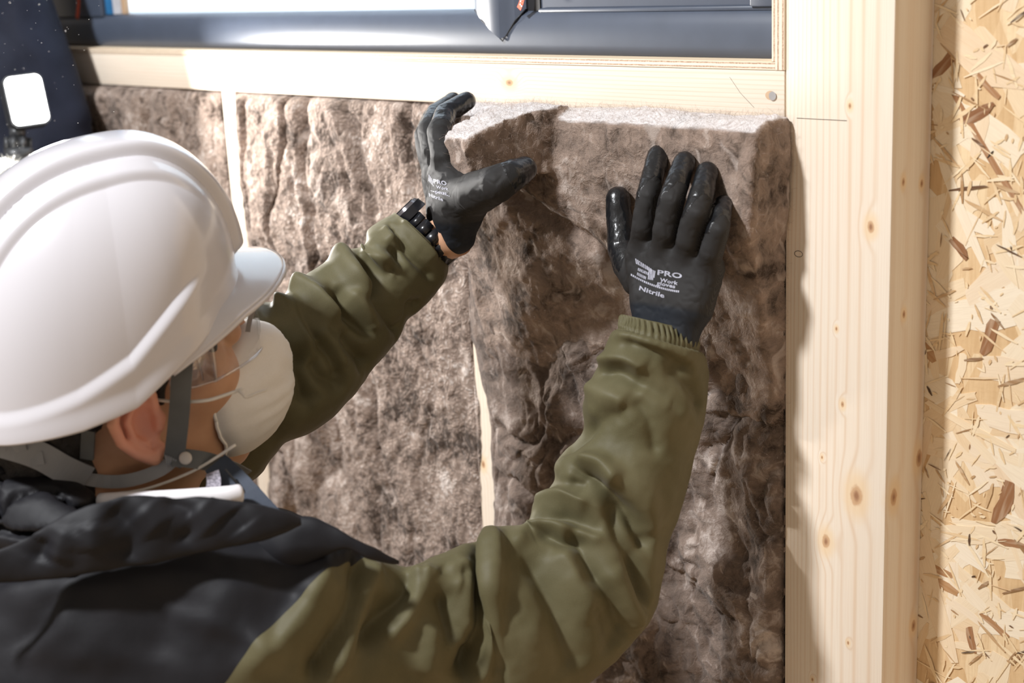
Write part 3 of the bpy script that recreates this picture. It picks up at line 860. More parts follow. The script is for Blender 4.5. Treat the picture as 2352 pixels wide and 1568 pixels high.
# hair below the helmet
def hair_sdf(P):
    q = to_head(P); I = np.eye(3); qs = q.copy(); qs[:, 1] = np.abs(q[:, 1])
    n = .0025*fbm(q*[260, 260, 60], 81, 2)
    d = d_ell(q, (-.010, 0, .026), I, (.099, .0785, .092))
    back = d_cap(q, (-.050, 0, -.02), (-.062, 0, -.088), .063, .061)
    d = smin(d, back, .02)+n
    top_mask = np.maximum(-.012-(q[:, 2]+0*q[:, 0]), q[:, 0]-.030)          # keep above a line in front of the ear
    front = np.maximum(d, top_mask)
    side = np.maximum(np.maximum(d, q[:, 0]+.018), -(q[:, 2]+.105))
    burn = d_cap(qs, (.028, .0735, .0), (.022, .0745, -.030), .008, .004)+n
    tuft = d_cap(qs, (.066, .066, .022), (.074, .060, -.004), .008, .004)+n
    return np.minimum(np.minimum(np.minimum(front, side), burn), tuft)
v, f = nets(hair_sdf, c8.min(0), c8.max(0), .0026)
part(new_obj('hair', mesh_np('hair', v, f), M['hair'], smooth=True))
hair_t = BVHTree.FromPolygons(v.tolist(), f.tolist())
def skin_depth(px, py, d):
    """nearer of d and just outside the head at that pixel"""
    dr = U(px, py, 1)-CAM; k = np.linalg.norm(dr)
    for t_ in (body_t, hair_t):
        h = t_.ray_cast(Vector(CAM), Vector(dr/k))
        if h[0] is not None: d = min(d, h[3]/k-.0035)
    return d

# ---- hard hat
hat = empty('hard_hat', HL(0, 0, -.02), 'glossy white hard hat with a ridged crown and short brim', 'helmet')
def hatp(o): return keep(o, hat)
HA_F, HA_B, HB, HH = .110, .122, .106, .152
def rim_u(f): return np.interp(f, [-.13, -.09, -.04, 0, .04, .075, .11, .16], [-.026, -.024, -.019, -.011, .012, .029, .036, .036])
def rim_xy(ph, grow=0.0):
    a = np.where(np.cos(ph) > 0, HA_F, HA_B)+grow; c, s = np.cos(ph), np.sin(ph)
    n = 2.25
    r = (np.abs(c/a)**n+np.abs(s/(HB+grow))**n)**(-1/n)
    return r*c, r*s
def hat_surf(ph, th):
    """ph azimuth (0 = front), th 0..pi/2 from rim to crown"""
    fx, sx = rim_xy(ph); u0 = rim_u(fx)
    e = 2/2.35
    cr = np.clip(np.cos(th), 0, 1)**e; su = np.clip(np.sin(th), 0, 1)**e
    f_, s_, u_ = fx*cr+.030*su*(1-.35*cr), sx*cr, u0*(1-su)+HH*su
    P = np.stack([f_, s_, u_], -1)
    C = np.array([0, 0, .045]); N = P-C; N /= np.linalg.norm(N, axis=-1, keepdims=True)
    # crown ridges, ending in a blunt nose above the brim
    hi = sstep(.056, .064, u_)
    ridge = .0095*sstep(.0300, .0225, np.abs(s_))*hi+.0050*sstep(.0535, .0465, np.abs(s_))*sstep(.070, .10, u_)*sstep(.105, .05, f_)
    # swept character line on the flank: the skirt below it steps out
    line = u0+.016+.026*sstep(-.10, .085, f_)
    skirt = .0048*sstep(line+.0045, line-.0045, u_)*sstep(.085, .045, f_)
    lip = .0025*sstep(.016, .0, u_-u0)
    return P+N*(ridge+skirt+lip)[..., None]
nph, nth = 560, 150
ph, th = np.meshgrid(np.linspace(-math.pi, math.pi, nph, endpoint=False), np.linspace(0, 1, nth)**1.25*math.pi/2*.999)
P = hat_surf(ph, th).reshape(-1, 3)
V = H0+P[:, :1]*HF+P[:, 1:2]*HS+P[:, 2:]*HU
idx = np.arange(nph*nth).reshape(nth, nph)
F = np.stack([idx[:-1], np.roll(idx, -1, 1)[:-1], np.roll(idx, -1, 1)[1:], idx[1:]], -1).reshape(-1, 4).tolist()
F.append(idx[-1].tolist())
o = new_obj('shell', mesh_np('shell', V, F), M['helmet'], smooth=True)
md = o.modifiers.new('thickness', 'SOLIDIFY'); md.thickness = .0028; md.offset = -1
hatp(o)
phs = np.linspace(0, 2*math.pi, 160)
fx, sx = rim_xy(phs, .0025); 
hatp(tube('rim_bead', [HL(a, b, float(rim_u(np.array(a)))-.0005) for a, b in zip(fx, sx)], .0028, M['helmet'], 8))
# brim
nb, nw = 90, 14
pb = np.linspace(-1.28, 1.28, nb); w = np.linspace(0, 1, nw)
PB, WB = np.meshgrid(pb, w)
fx, sx = rim_xy(PB)
ext = .045*np.clip(np.cos(PB*math.pi/2/1.30), 0, 1)**.85
fo, so = fx+ext*WB*(.55+.45*np.cos(PB)), sx+ext*WB*.30*np.sin(PB)
uo = rim_u(fx)+.006*(1-WB)*np.clip(np.cos(PB*math.pi/2/1.30), 0, 1)-.006*WB**1.6+.008*(1-(sx/HB)**2)*WB
edge = [HL(fo[-1, i], so[-1, i], uo[-1, i]-.001) for i in range(nb)]
V = np.array([HL(a, b, c) for a, b, c in zip(fo.ravel(), so.ravel(), uo.ravel())])
idx = np.arange(nb*nw).reshape(nw, nb)
F = np.stack([idx[:-1, :-1], idx[1:, :-1], idx[1:, 1:], idx[:-1, 1:]], -1).reshape(-1, 4)
o = new_obj('brim', mesh_np('brim', V, F), M['helmet'], smooth=True)
md = o.modifiers.new('thickness', 'SOLIDIFY'); md.thickness = .0026; md.offset = -1
hatp(o); hatp(tube('brim_bead', edge, .0026, M['helmet'], 8))
# chin strap, nape harness, buckle
def strap_px(name, pts, w, mat, th=.0012, dirn=None):
    """strap through (px, py, local side distance) points"""
    P = spline([U(a, b, skin_depth(a, b, d) if 'strap' in name or 'nape' in name or 'clip' in name and 'nose' not in name else d) for a, b, d in pts], 26)
    nn = [-CF if dirn is None else dirn]*len(P)
    return ribbon(name, P, nn, w, th, mat)
dE = DEP(HL(.03, .082, -.04))
hatp(strap_px('chin_strap', [(424, 790, dE-.012), (418, 860, dE-.014), (412, 950, dE-.012), (402, 1040, dE-.004), (396, 1062, dE+.002)], .0160, M['strap'], .0014))
hatp(strap_px('rear_strap', [(408, 1045, dE+.000), (370, 1078, dE+.006), (300, 1102, dE+.012), (230, 1104, dE+.014), (150, 1084, dE+.010), (90, 1050, dE+.010), (20, 1020, dE+.015)], .0105, M['strap_light'], .0014))
hatp(strap_px('throat_strap', [(396, 1050, dE-.002), (430, 1052, dE+.000), (480, 1060, dE+.010), (532, 1078, dE+.035), (560, 1090, dE+.06)], .0145, M['strap'], .0018))
p = U(426, 1052, dE-.006)
bm = bmesh.new(); rotm = Vector(-CF).to_track_quat('Z', 'Y').to_matrix().to_4x4()
bmesh.ops.create_uvsphere(bm, u_segments=20, v_segments=10, radius=.0052, matrix=Matrix.Translation(p) @ rotm @ Matrix.Diagonal((1, 1, .35, 1)))
me = bpy.data.meshes.new('snap_button'); bm.to_mesh(me); bm.free(); hatp(new_obj('snap_button', me, M['button'], smooth=True))
for k in range(6):
    t_ = k/5
    a = U(384+22*t_-8, 1046+4*t_+k*1.0, dE-.004); 
    hatp(tube('buckle_rib', [U(378+k*5, 1040+k*3, dE-.0035), U(392+k*4.0-6, 1072-k*2, dE-.0025)], .0007, M['strap_light'], 5))
nap = [(-60, 1004, dE+.03), (20, 1022, dE+.012), (90, 1045, dE+.006), (150, 1078, dE+.006), (200, 1100, dE+.010)]
hatp(strap_px('nape_band', nap, .022, M['strap_light'], .0016))
for (a, b) in ((46, 1024), (86, 1056)):
    hatp(strap_px('clip', [(a-14, b+2, dE+.002), (a, b-3, dE-.002), (a+16, b-6, dE+.000)], .010, M['strap_light'], .003))
    hatp(strap_px('clip', [(a-10, b+14, dE+.000), (a+6, b+10, dE-.003)], .006, M['gasket'], .0012))
hatp(strap_px('nape_pad', [(205, 985, dE+.004), (203, 1020, dE+.002), (201, 1052, dE+.004)], .0105, M['strap'], .003))

# ---- dust mask
mk = empty('dust_mask', HL(.12, 0, -.12), 'off white cup dust mask on the worker\'s face', 'mask')
nu, nv = 72, 30
V = []
a_, v_ = np.meshgrid(np.linspace(0, 2*math.pi, nu, endpoint=False), np.linspace(0, 1, nv))
mf, mu_, ms_ = .094, -.068, .0
su_, ss_ = .058, .056                                   # half height, half width at the face
ca, sa = np.cos(a_), np.sin(a_)
k = 1-v_**1.0
prof = np.sqrt(np.clip(1-(1-v_)**2.3, 0, 1))
uu = mu_+su_*sa*(1-v_)**.85*(1+.04*np.sin(2*a_))
ss = ss_*ca*(1-v_)**.85
rimf = .094+.018*sstep(.02, .06, (uu-mu_))*0-.030*(ca**2)*(1-v_)**1.5-.016*sstep(-.3, -1, sa)*(1-v_)+.012*sstep(.5, 1, sa)*(1-v_)
ff = rimf+(.146-.094)*prof*(1-.0*v_)
wr_ = .0016*fbm(np.stack([ff.ravel()*40, ss.ravel()*120, uu.ravel()*160], 1), 91, 3).reshape(ff.shape)
pleat = .0016*np.sin(a_*13+3*np.sin(a_*3+v_*3))*np.clip(v_*4, 0, 1)*(1-v_)
ff = ff+wr_+pleat; ss = ss*(1+pleat*4/.05*.2)
V = np.array([HL(x, y, z) for x, y, z in zip(ff.ravel(), ss.ravel(), uu.ravel())])
idx = np.arange(nu*nv).reshape(nv, nu)
F = np.stack([idx[:-1], idx[1:], np.roll(idx, -1, 1)[1:], np.roll(idx, -1, 1)[:-1]], -1).reshape(-1, 4).tolist(); F.append(idx[-1].tolist())
o = new_obj('cup', mesh_np('cup', V, F), M['mask'], smooth=True)
md = o.modifiers.new('thickness', 'SOLIDIFY'); md.thickness = .0016; md.offset = 0
keep(o, mk)
keep(tube('rim_seam', [HL(ff[0, i % nu], ss[0, i % nu], uu[0, i % nu]) for i in range(nu+1)], .0016, M['mask'], 6), mk)
# elastics (upper over the ear, lower round the neck)
def hd(px, py, d): return U(px, py, d)
keep(tube('elastic', spline([hd(556, 893, dE+.005), hd(520, 906, dE-.004), (hd(470, 920, dE-.008)), hd(400, 922, dE-.006), hd(345, 916, dE-.002), hd(322, 914, dE+.004)], 20), .0014, M['elastic'], 6), mk)
keep(tube('elastic', spline([hd(540, 1022, dE+.002), hd(530, 1028, dE+.000), hd(500, 1048, dE+.004), hd(450, 1078, dE+.004), hd(380, 1108, dE+.010), hd(310, 1128, dE+.012), hd(230, 1135, dE+.02)], 24), .0013, M['elastic'], 6), mk)
keep(tube('elastic_anchor', spline([hd(548, 897, dE-.001), hd(558, 905, dE-.002), hd(566, 912, dE-.001), hd(590, 903, dE+.004), hd(612, 895, dE+.012)], 14), .0012, M['elastic'], 6), mk)
keep(strap_px('nose_clip', [(583, 708, dE+.05), (574, 735, dE+.045), (569, 762, dE+.04)], .004, M['steel'], .0006), mk)

# ---- clear safety goggles
gg = empty('safety_goggles', HL(.09, .05, -.03), 'clear plastic safety goggles above the white mask', 'goggles')
def G(pts): return [HL(*p) for p in pts]
def sheet(name, rows, mat, th=.0016):
    V = np.array([p for r in rows for p in G(r)]); m = len(rows[0]); n = len(rows)
    F = [(i*m+j, i*m+j+1, (i+1)*m+j+1, (i+1)*m+j) for i in range(n-1) for j in range(m-1)]
    o = new_obj(name, mesh_np(name, V, F), mat, smooth=True)
    md = o.modifiers.new('thickness', 'SOLIDIFY'); md.thickness = th; md.offset = 0
    return keep(o, gg)
def arc(u, ex=0):      # wraps across the eyes from his left side to his right
    return [(.124-.058*(abs(s)/.074)**2.6+ex, s, u) for s in np.linspace(-.074, .074, 21)]
sheet('lens', [arc(.018), arc(.004), arc(-.012, .002), arc(-.026, .001)], M['clear'])
for s in (-1, 1):
    sheet('side_shield', [[(.070, s*.0735, .018), (.052, s*.0775, .018), (.030, s*.0795, .016)], [(.070, s*.0735, -.004), (.052, s*.0775, -.004), (.030, s*.0795, -.003)], [(.069, s*.0735, -.026), (.052, s*.0770, -.025), (.032, s*.0790, -.020)]], M['clear_rim'], .0014)
    keep(tube('shield_edge', G([(.071, s*.074, .018), (.071, s*.0745, -.004), (.069, s*.074, -.0265), (.050, s*.0775, -.0255), (.031, s*.0795, -.0205)]), .0014, M['clear_rim'], 6), gg)
    keep(tube('temple_arm', G([(.032, s*.080, -.002), (.010, s*.081, -.004), (-.02, s*.080, -.006)]), .0014, M['button'], 6), gg)
    for e in (.058, .046):
        keep(tube('vent_rib', G([(e, s*.0785, .016), (e, s*.0782, -.022)]), .0008, M['clear_rim'], 5), gg)
keep(tube('lower_edge', G(arc(-.0265, .001)), .0013, M['clear_rim'], 6), gg)

# ------------------------------------------------------------------ sleeves and jacket
def loft(stations, n, m):
    """stations: (Lx, Ly, Rx, Ry, depth, flatness) -> tube whose outline runs through L and R"""
    S = spline(stations, n)
    C = np.array([U((s[0]+s[2])/2, (s[1]+s[3])/2, s[4]) for s in S]); Hh = np.array([(U(s[2], s[3], s[4])-U(s[0], s[1], s[4]))/2 for s in S])
    V = []
    for i in range(n):
        t = C[min(i+1, n-1)]-C[max(i-1, 0)]; h = Hh[i]
        dd = -CF-h*((-CF) @ h)/(h @ h); dd -= 0
        dd = dd/np.linalg.norm(dd)*np.linalg.norm(h)*S[i][5]
        a = np.linspace(0, 2*math.pi, m, endpoint=False)
        V.append(C[i]+np.cos(a)[:, None]*h+np.sin(a)[:, None]*dd)
    V = np.array(V)
    idx = np.arange(n*m).reshape(n, m)
    F = np.stack([idx[:-1], np.roll(idx, -1, 1)[:-1], np.roll(idx, -1, 1)[1:], idx[1:]], -1).reshape(-1, 4)
    return V.reshape(-1, 3), F
def seg_dist(V, P):
    best = np.full(len(V), 9.0); tt = np.zeros(len(V)); n = len(P)-1
    for i in range(n):
        a, b = P[i], P[i+1]; ab = b-a; t = np.clip(((V-a) @ ab)/max(ab @ ab, 1e-12), 0, 1)
        d = np.linalg.norm(V-a-t[:, None]*ab, axis=1); m = d < best
        best[m] = d[m]; tt[m] = (i+t[m])/n
    return best, tt
def folds(V, F, strokes, gain=1.2):
    """strokes: (pixels, height m, width m): creases pinched into the surface where they show in the photograph"""
    bvh = BVHTree.FromPolygons(V.tolist(), F.tolist())
    N = vnorm(V, F)
    if np.mean(((V-CAM)*N).sum(1)*(((V-CAM) @ CF) < np.median((V-CAM) @ CF))) > 0: N = -N
    D = np.zeros(len(V))
    for pts, h, w in strokes:
        P = []
        for a, b in pts:
            dr = U(a, b, 1)-CAM; dr /= np.linalg.norm(dr)
            hit = bvh.ray_cast(Vector(CAM), Vector(dr))
            if hit[0] is not None: P.append(np.array(hit[0]))
        if len(P) < 2: continue
        P = spline(P, max(6, len(P)*5))
        ctr = P.mean(0); near_ = np.nonzero(np.linalg.norm(V-ctr, axis=1) < np.linalg.norm(P-ctr, axis=1).max()+5*w)[0]
        d, t = seg_dist(V[near_], P)
        taper = np.clip(np.minimum(t, 1-t)*5+.35, 0, 1)
        x = d/(w*(.55+.45*taper))
        D[near_] += gain*h*taper*((.75*np.exp(-x*x)+.25*np.exp(-1.6*x)) if h > 0 else (.45*np.exp(-x*x)+.55*np.exp(-1.5*x)))
    return V+N*D[:, None], N
def cA(l): return [(1000+x/1.806, 700+y/1.806) for x, y in l]      # picture notes
def cB(l): return [(x/1.96, 1000+y/1.96) for x, y in l]
def cC(l): return [(550+x/2.24, 450+y/2.24) for x, y in l]
dW = DEP(UY(1530, 745, -.101))
dA = dW+.012
RA = [(1428, 722, 1596, 760, dW+.004, .80), (1424, 742, 1604, 786, dW, .84), (1408, 762, 1617, 812, dW, .92), (1375, 835, 1626, 862, dA, .92), (1341, 925, 1617, 966, dA, .9),
      (1340, 995, 1597, 1035, dA, .88), (1278, 1058, 1570, 1143, dA, .85), (1272, 1108, 1537, 1243, dA, .82), (1226, 1163, 1509, 1385, dA-.006, .78),
      (1208, 1200, 1462, 1462, dA-.014, .76), (1160, 1208, 1360, 1560, dA-.024, .74), (1114, 1212, 1210, 1645, dA-.036, .72), (1108, 1238, 1155, 1650, dA-.038, .66),
      (1060, 1255, 1060, 1660, dA-.05, .68), (985, 1283, 940, 1690, dA-.066, .70), (918, 1300, 840, 1720, dA-.082, .72), (800, 1238, 700, 1790, dA-.10, .70),
      (700, 1188, 540, 1860, dA-.10, .68), (560, 1152, 380, 1900, dA-.10, .65), (300, 1138, 150, 1930, dA-.10, .60), (0, 1265, -100, 1960, dA-.09, .58), (-280, 1400, -350, 1980, dA-.06, .58)]
v, f = loft(RA, 380, 170)
strokes = [(cA([(790, 150), (930, 200), (1060, 270)]), -.006, .006), (cA([(760, 120), (900, 165), (1060, 235)]), .004, .006),
  (cA([(690, 240), (790, 218), (870, 268)]), .007, .007), (cA([(700, 285), (760, 278), (850, 330), (1000, 425)]), -.006, .006),
  (cA([(640, 345), (740, 385), (790, 410)]), .006, .009), (cA([(830, 390), (890, 490), (915, 620)]), -.004, .006), (cA([(960, 250), (1085, 365), (1112, 430)]), -.007, .007),
  (cA([(850, 350), (980, 420)]), .003, .006),
  (cA([(540, 610), (640, 525), (790, 430)]), -.005, .008), (cA([(590, 645), (690, 660), (748, 735)]), .008, .007), (cA([(578, 668), (690, 765), (800, 870), (860, 960), (885, 1010)]), -.012, .007),
  (cA([(700, 700), (860, 800), (900, 960)]), .005, .012),
  (cA([(420, 825), (540, 790), (640, 830)]), .007, .008), (cA([(430, 775), (560, 740), (620, 760)]), -.005, .006), (cA([(715, 830), (760, 960), (830, 1080), (880, 1260)]), -.012, .008), (cA([(640, 760), (720, 900), (800, 1060)]), .005, .010),
  (cA([(405, 895), (540, 872), (690, 948)]), -.009, .006), (cA([(400, 915), (480, 905), (580, 940), (700, 960)]), .006, .006), (cA([(430, 935), (530, 985), (575, 940)]), -.008, .006),
  (cA([(580, 940), (640, 1085), (755, 1250), (800, 1390)]), -.012, .010), (cA([(540, 1000), (600, 1150), (690, 1300)]), .006, .014), (cA([(700, 1100), (800, 1250), (850, 1330)]), .006, .012),
  (cA([(370, 1030), (480, 1200), (540, 1400), (575, 1530)]), -.010, .012), (cA([(330, 1000), (390, 930), (440, 935)]), .005, .009), (cA([(660, 1240), (720, 1330), (740, 1440)]), -.007, .010),
  (cA([(235, 940), (232, 1150), (220, 1400), (180, 1560)]), .010, .010), (cA([(185, 985), (188, 1200), (182, 1400), (130, 1560)]), -.016, .008), (cA([(300, 1200), (280, 1400), (250, 1540)]), -.004, .016),
  (cB([(1560, 515), (1440, 660), (1310, 850), (1120, 1040)]), .011, .016), (cB([(1592, 560), (1588, 760), (1490, 950), (1400, 1090)]), -.016, .010), (cB([(1690, 590), (1625, 720), (1570, 900), (1500, 1080)]), .010, .014),
  (cB([(1835, 620), (1828, 710), (1730, 830), (1640, 960)]), -.013, .010), (cB([(1865, 610), (1850, 750), (1730, 910)]), .010, .010), (cB([(1700, 700), (1690, 860), (1560, 1060)]), -.005, .014),
  (cB([(1980, 700), (2010, 830), (2030, 940)]), -.010, .009), (cB([(1900, 620), (2000, 640), (2080, 660)]), .006, .010), (cB([(1970, 610), (2040, 640), (2110, 610)]), -.006, .008), (cB([(2080, 560), (2120, 700), (2150, 900)]), .006, .012),
  (cB([(1500, 520), (1510, 600), (1480, 640)]), -.006, .008), (cB([(1350, 700), (1210, 930)]), -.007, .014), (cB([(1960, 850), (1900, 1080)]), .007, .016), (cB([(2130, 950), (2060, 1100)]), -.009, .012),
  (cB([(0, 640), (500, 560), (1000, 470), (1340, 400)]), -.005, .016), (cB([(0, 700), (500, 600), (1000, 520)]), .006, .02), (cB([(290, 760), (280, 860), (160, 960)]), .007, .010), (cB([(250, 740), (240, 850), (100, 930)]), -.006, .012),
  (cB([(840, 300), (860, 400), (700, 480)]), -.006, .012), (cB([(540, 330), (600, 420), (580, 520)]), -.006, .014), (cB([(1100, 340), (1150, 430)]), .005, .02), (cB([(800, 700), (700, 1000)]), -.005, .03), (cB([(1050, 640), (960, 900)]), .006, .04), (cB([(400, 640), (350, 1050)]), .005, .04)]
v, N = folds(v, f, strokes, 1.5)
v = relax(v, f, 3, .5)
v = v+N*(.0022*fbm(v*[24, 24, 24], 101, 3)+.0007*fbm(v*90, 102, 2))[:, None]
# gathered elastic at the cuff
nring, nside = 380, 170
ri = np.arange(len(v))//nside; si = np.arange(len(v)) % nside
gath = np.clip(1-np.abs(ri-14)/26.0, 0, 1)*sstep(1, 6, ri)
ang = si/nside*2*math.pi
v = v+N*(.0016*np.sin(ang*44+2.0*np.sin(ang*5)+ri*.05)*gath)[:, None]+N*(-.0035*np.exp(-((ri-30)/5.0)**2))[:, None]
# split where the black yoke is sewn to the olive sleeve
bv = BVHTree.FromPolygons(v.tolist(), f.tolist())
def hitpx(px, py, t=bv):
    dr = U(px, py, 1)-CAM; dr /= np.linalg.norm(dr)
    h = t.ray_cast(Vector(CAM), Vector(dr)); return np.array(h[0]), np.array(h[1])
s1, _ = hitpx(793, 1262); s2, n2 = hitpx(602, 1455); s3, _ = hitpx(495, 1555)
if n2 @ CF > 0: n2 = -n2
pn = np.cross(s3-s1, n2); pn /= np.linalg.norm(pn)
if pn @ (U(1200, 1400, dW)-s2) < 0: pn = -pn
def cut_mesh(name, keep_pos):
    low = np.arange(len(f))//170 < 262
    me = mesh_np(name, v, f[~low]); bm = bmesh.new(); bm.from_mesh(me)
    bmesh.ops.bisect_plane(bm, geom=bm.verts[:]+bm.edges[:]+bm.faces[:], plane_co=s2, plane_no=pn, clear_inner=keep_pos, clear_outer=not keep_pos)
    if keep_pos:
        m2 = mesh_np(name, v, f[low]); bm.from_mesh(m2); bmesh.ops.remove_doubles(bm, verts=bm.verts[:], dist=1e-6)
    loose = [w_ for w_ in bm.verts if not w_.link_faces]
    bmesh.ops.delete(bm, geom=loose, context='VERTS')
    bm.to_mesh(me); bm.free(); return me
part(new_obj('sleeve', cut_mesh('sleeve', True), M['olive'], smooth=True, label='olive sleeve of the arm nearer the post'))
jk = part(new_obj('jacket_yoke', cut_mesh('jacket_yoke', False), M['black_cloth'], smooth=True, label='black upper back of the jacket'))
# black front flap seen over the shoulder
def cloth_panel(name, st, n, m, strokes, seed, amp=.002, **kw):
    v_, f_ = loft(st, n, m); v_, n_ = folds(v_, f_, strokes)
    v_ = v_+n_*(amp*fbm(v_*28, seed, 3))[:, None]
    return part(new_obj(name, mesh_np(name, v_, f_), M['black_cloth'], smooth=True, **kw))
dF = dW-.135
cloth_panel('jacket_front', [(600, 1215, 585, 1290, dF+.01, .5), (660, 1192, 640, 1310, dF, .45), (715, 1188, 700, 1300, dF-.004, .4), (760, 1204, 752, 1275, dF-.006, .4), (800, 1227, 796, 1262, dF-.008, .5), (850, 1252, 846, 1284, dF-.006, .5), (895, 1274, 892, 1296, dF, .6), (917, 1285, 915, 1298, dF+.004, .6)], 60, 40, [], 111, .002)
dL = DEP(UY(1010, 520, -.125))
LA = [(905, 486, 1036, 600, dL, .85), (898, 492, 1030, 612, dL, .88), (878, 505, 1020, 646, dL-.004, .92), (846, 530, 968, 708, dL-.012, .95), (836, 566, 934, 737, dL-.018, .95), (780, 577, 912, 782, dL-.03, .95),
      (728, 616, 858, 848, dL-.045, .95), (679, 651, 829, 890, dL-.06, .95), (635, 691, 764, 960, dL-.075, .95), (586, 700, 706, 997, dL-.085, .9), (550, 770, 650, 1020, dL-.09, .9), (510, 860, 600, 1085, dL-.09, .9),
      (460, 960, 560, 1130, dL-.10, .9), (420, 1050, 500, 1260, dL-.12, .9)]
v, f = loft(LA, 230, 140)
ls = [(cC([(190, 555), (300, 605), (372, 785)]), .008, .008), (cC([(290, 455), (420, 545), (505, 640)]), .009, .010), (cC([(510, 290), (600, 420), (685, 500)]), .009, .009), (cC([(645, 275), (740, 330), (825, 372)]), .007, .007), (cC([(760, 160), (800, 230)]), .004, .006),
      (cC([(290, 570), (370, 700), (470, 800), (540, 940)]), -.010, .008), (cC([(470, 470), (560, 600), (690, 720)]), -.011, .008), (cC([(620, 310), (680, 420), (690, 520)]), -.010, .008), (cC([(790, 255), (815, 330), (770, 390)]), -.007, .006),
      (cC([(700, 520), (800, 660), (830, 690)]), -.006, .008), (cC([(545, 700), (620, 800), (670, 880)]), -.009, .009), (cC([(385, 840), (440, 930), (540, 990)]), -.007, .008), (cC([(400, 700), (480, 780), (545, 900)]), .006, .008),
      (cC([(240, 780), (330, 960), (350, 1080)]), -.008, .010), (cC([(560, 500), (660, 600), (700, 700)]), .005, .008), (cC([(180, 640), (250, 740), (340, 860)]), -.005, .008), (cC([(860, 560), (930, 560)]), -.005, .008),
      (cC([(840, 130), (930, 230), (1010, 330)]), .004, .006), (cC([(770, 150), (880, 300), (1000, 430)]), -.006, .005), (cC([(860, 1100), (640, 900)]), -.003, .01)]
v, N = folds(v, f, ls, 1.9)
v = relax(v, f, 2, .5)
v = v+N*(.0018*fbm(v*[26, 26, 26], 121, 3)+.0006*fbm(v*90, 122, 2))[:, None]
part(new_obj('sleeve', mesh_np('sleeve', v, f), M['olive'], smooth=True, label='olive sleeve of the arm behind the mask'))
# hood bunched behind the neck
def lumps(pts, rad, seed, amp=.010, fr=26, h=.0034, mar=.05):
    P0 = spline(pts, 14); R0 = np.interp(np.linspace(0, 1, 14), np.linspace(0, 1, len(rad)), rad)
    def fn(P):
        w = fbm(P*14, seed+3, 2)[:, None]*.03
        r = np.abs(vnoise((P+w)*fr, seed))
        return chain(P, P0, list(R0))-amp*.5+amp*np.exp(-(r/.18)**2)-.004*fbm(P*30, seed+1, 2)
    return nets(fn, P0.min(0)-max(rad)-.02, P0.max(0)+max(rad)+.02, h)
v, f = lumps([U(-130, 1170, 1.20), U(-20, 1165, 1.185), U(70, 1190, 1.17), U(130, 1215, 1.15), U(180, 1245, 1.13)], [.046, .040, .034, .028, .020], 131, .020, 38)
part(new_obj('hood', mesh_np('hood', v, f), M['black_cloth'], smooth=True, label='black hood bunched behind the neck'))
dC = 1.105
cloth_panel('jacket_collar', [(-120, 1300, -140, 1365, dC-.03, .3), (-20, 1268, -40, 1345, dC-.025, .24), (60, 1232, 40, 1335, dC-.02, .24), (150, 1180, 130, 1330, dC-.02, .24), (230, 1150, 220, 1315, dC-.02, .24), (300, 1137, 300, 1300, dC-.015, .24), (400, 1139, 405, 1282, dC-.01, .24), (500, 1143, 510, 1262, dC-.008, .24), (570, 1153, 590, 1245, dC-.005, .4), (640, 1170, 650, 1225, dC, .45), (690, 1188, 692, 1205, dC+.005, .5)], 110, 60,
  [(cB([(330, 300), (420, 400), (420, 520)]), 0.0048, .012), (cB([(500, 320), (600, 440), (560, 560)]), -0.0048, .010), (cB([(640, 330), (720, 420)]), 0.0036, .014), (cB([(740, 300), (840, 330), (860, 420), (800, 480)]), -0.0042, .008), (cB([(880, 330), (960, 420)]), 0.0036, .012), (cB([(240, 370), (200, 470), (160, 560)]), -0.0060, .010), (cB([(1040, 340), (1100, 420)]), -0.0030, .010), (cB([(300, 420), (250, 560)]), 0.0042, .010)],
  142, .002, label='black collar round the neck')
# inner collars
P = spline([U(230, 1150, 1.145), U(330, 1146, 1.135), U(430, 1142, 1.13), U(520, 1138, 1.13), U(552, 1136, 1.135)], 18)
part(tube('shirt_collar', P, list(np.interp(np.linspace(0, 1, 18), [0, .4, .8, .95, 1], [.006, .0065, .0078, .0085, .004])), M['white_cloth'], 12, label='white inner collar'))
M['slate_cloth'] = t_cloth('slate_cloth', (0.035, 0.046, 0.070), (0.05, 0.063, 0.09), .6)
P = spline([U(496, 1066, 1.165), U(525, 1098, 1.16), U(562, 1142, 1.15), U(615, 1200, 1.14)], 14)
pk = part(ribbon('placket', P, [-CF*.8+CR*.3]*14, [.020, .021, .022, .022, .023, .024, .024, .025, .025, .026, .026, .026, .026, .026], .004, M['slate_cloth'], label='blue grey zip placket'))
for k in range(16):
    a = 515+k*4.6; b = 1079+k*5.4
    z = part(box('zip_tooth', (0, 0, 0), (.0026, .0016, .0011), M['gasket'])); z.matrix_parent_inverse = Matrix.Identity(4)
    z.location = Vector(U(a, b, 1.148))-worker.location
    z.rotation_euler = (0.2, .9, .3)
P = spline([U(488, 1085, 1.150), U(492, 1105, 1.146), U(488, 1128, 1.142)], 8)
part(ribbon('shirt_facing', P, [-CF]*8, .011, .001, plain('shirt_speckle', (0.30, 0.28, 0.33), .7, .6, 500)))

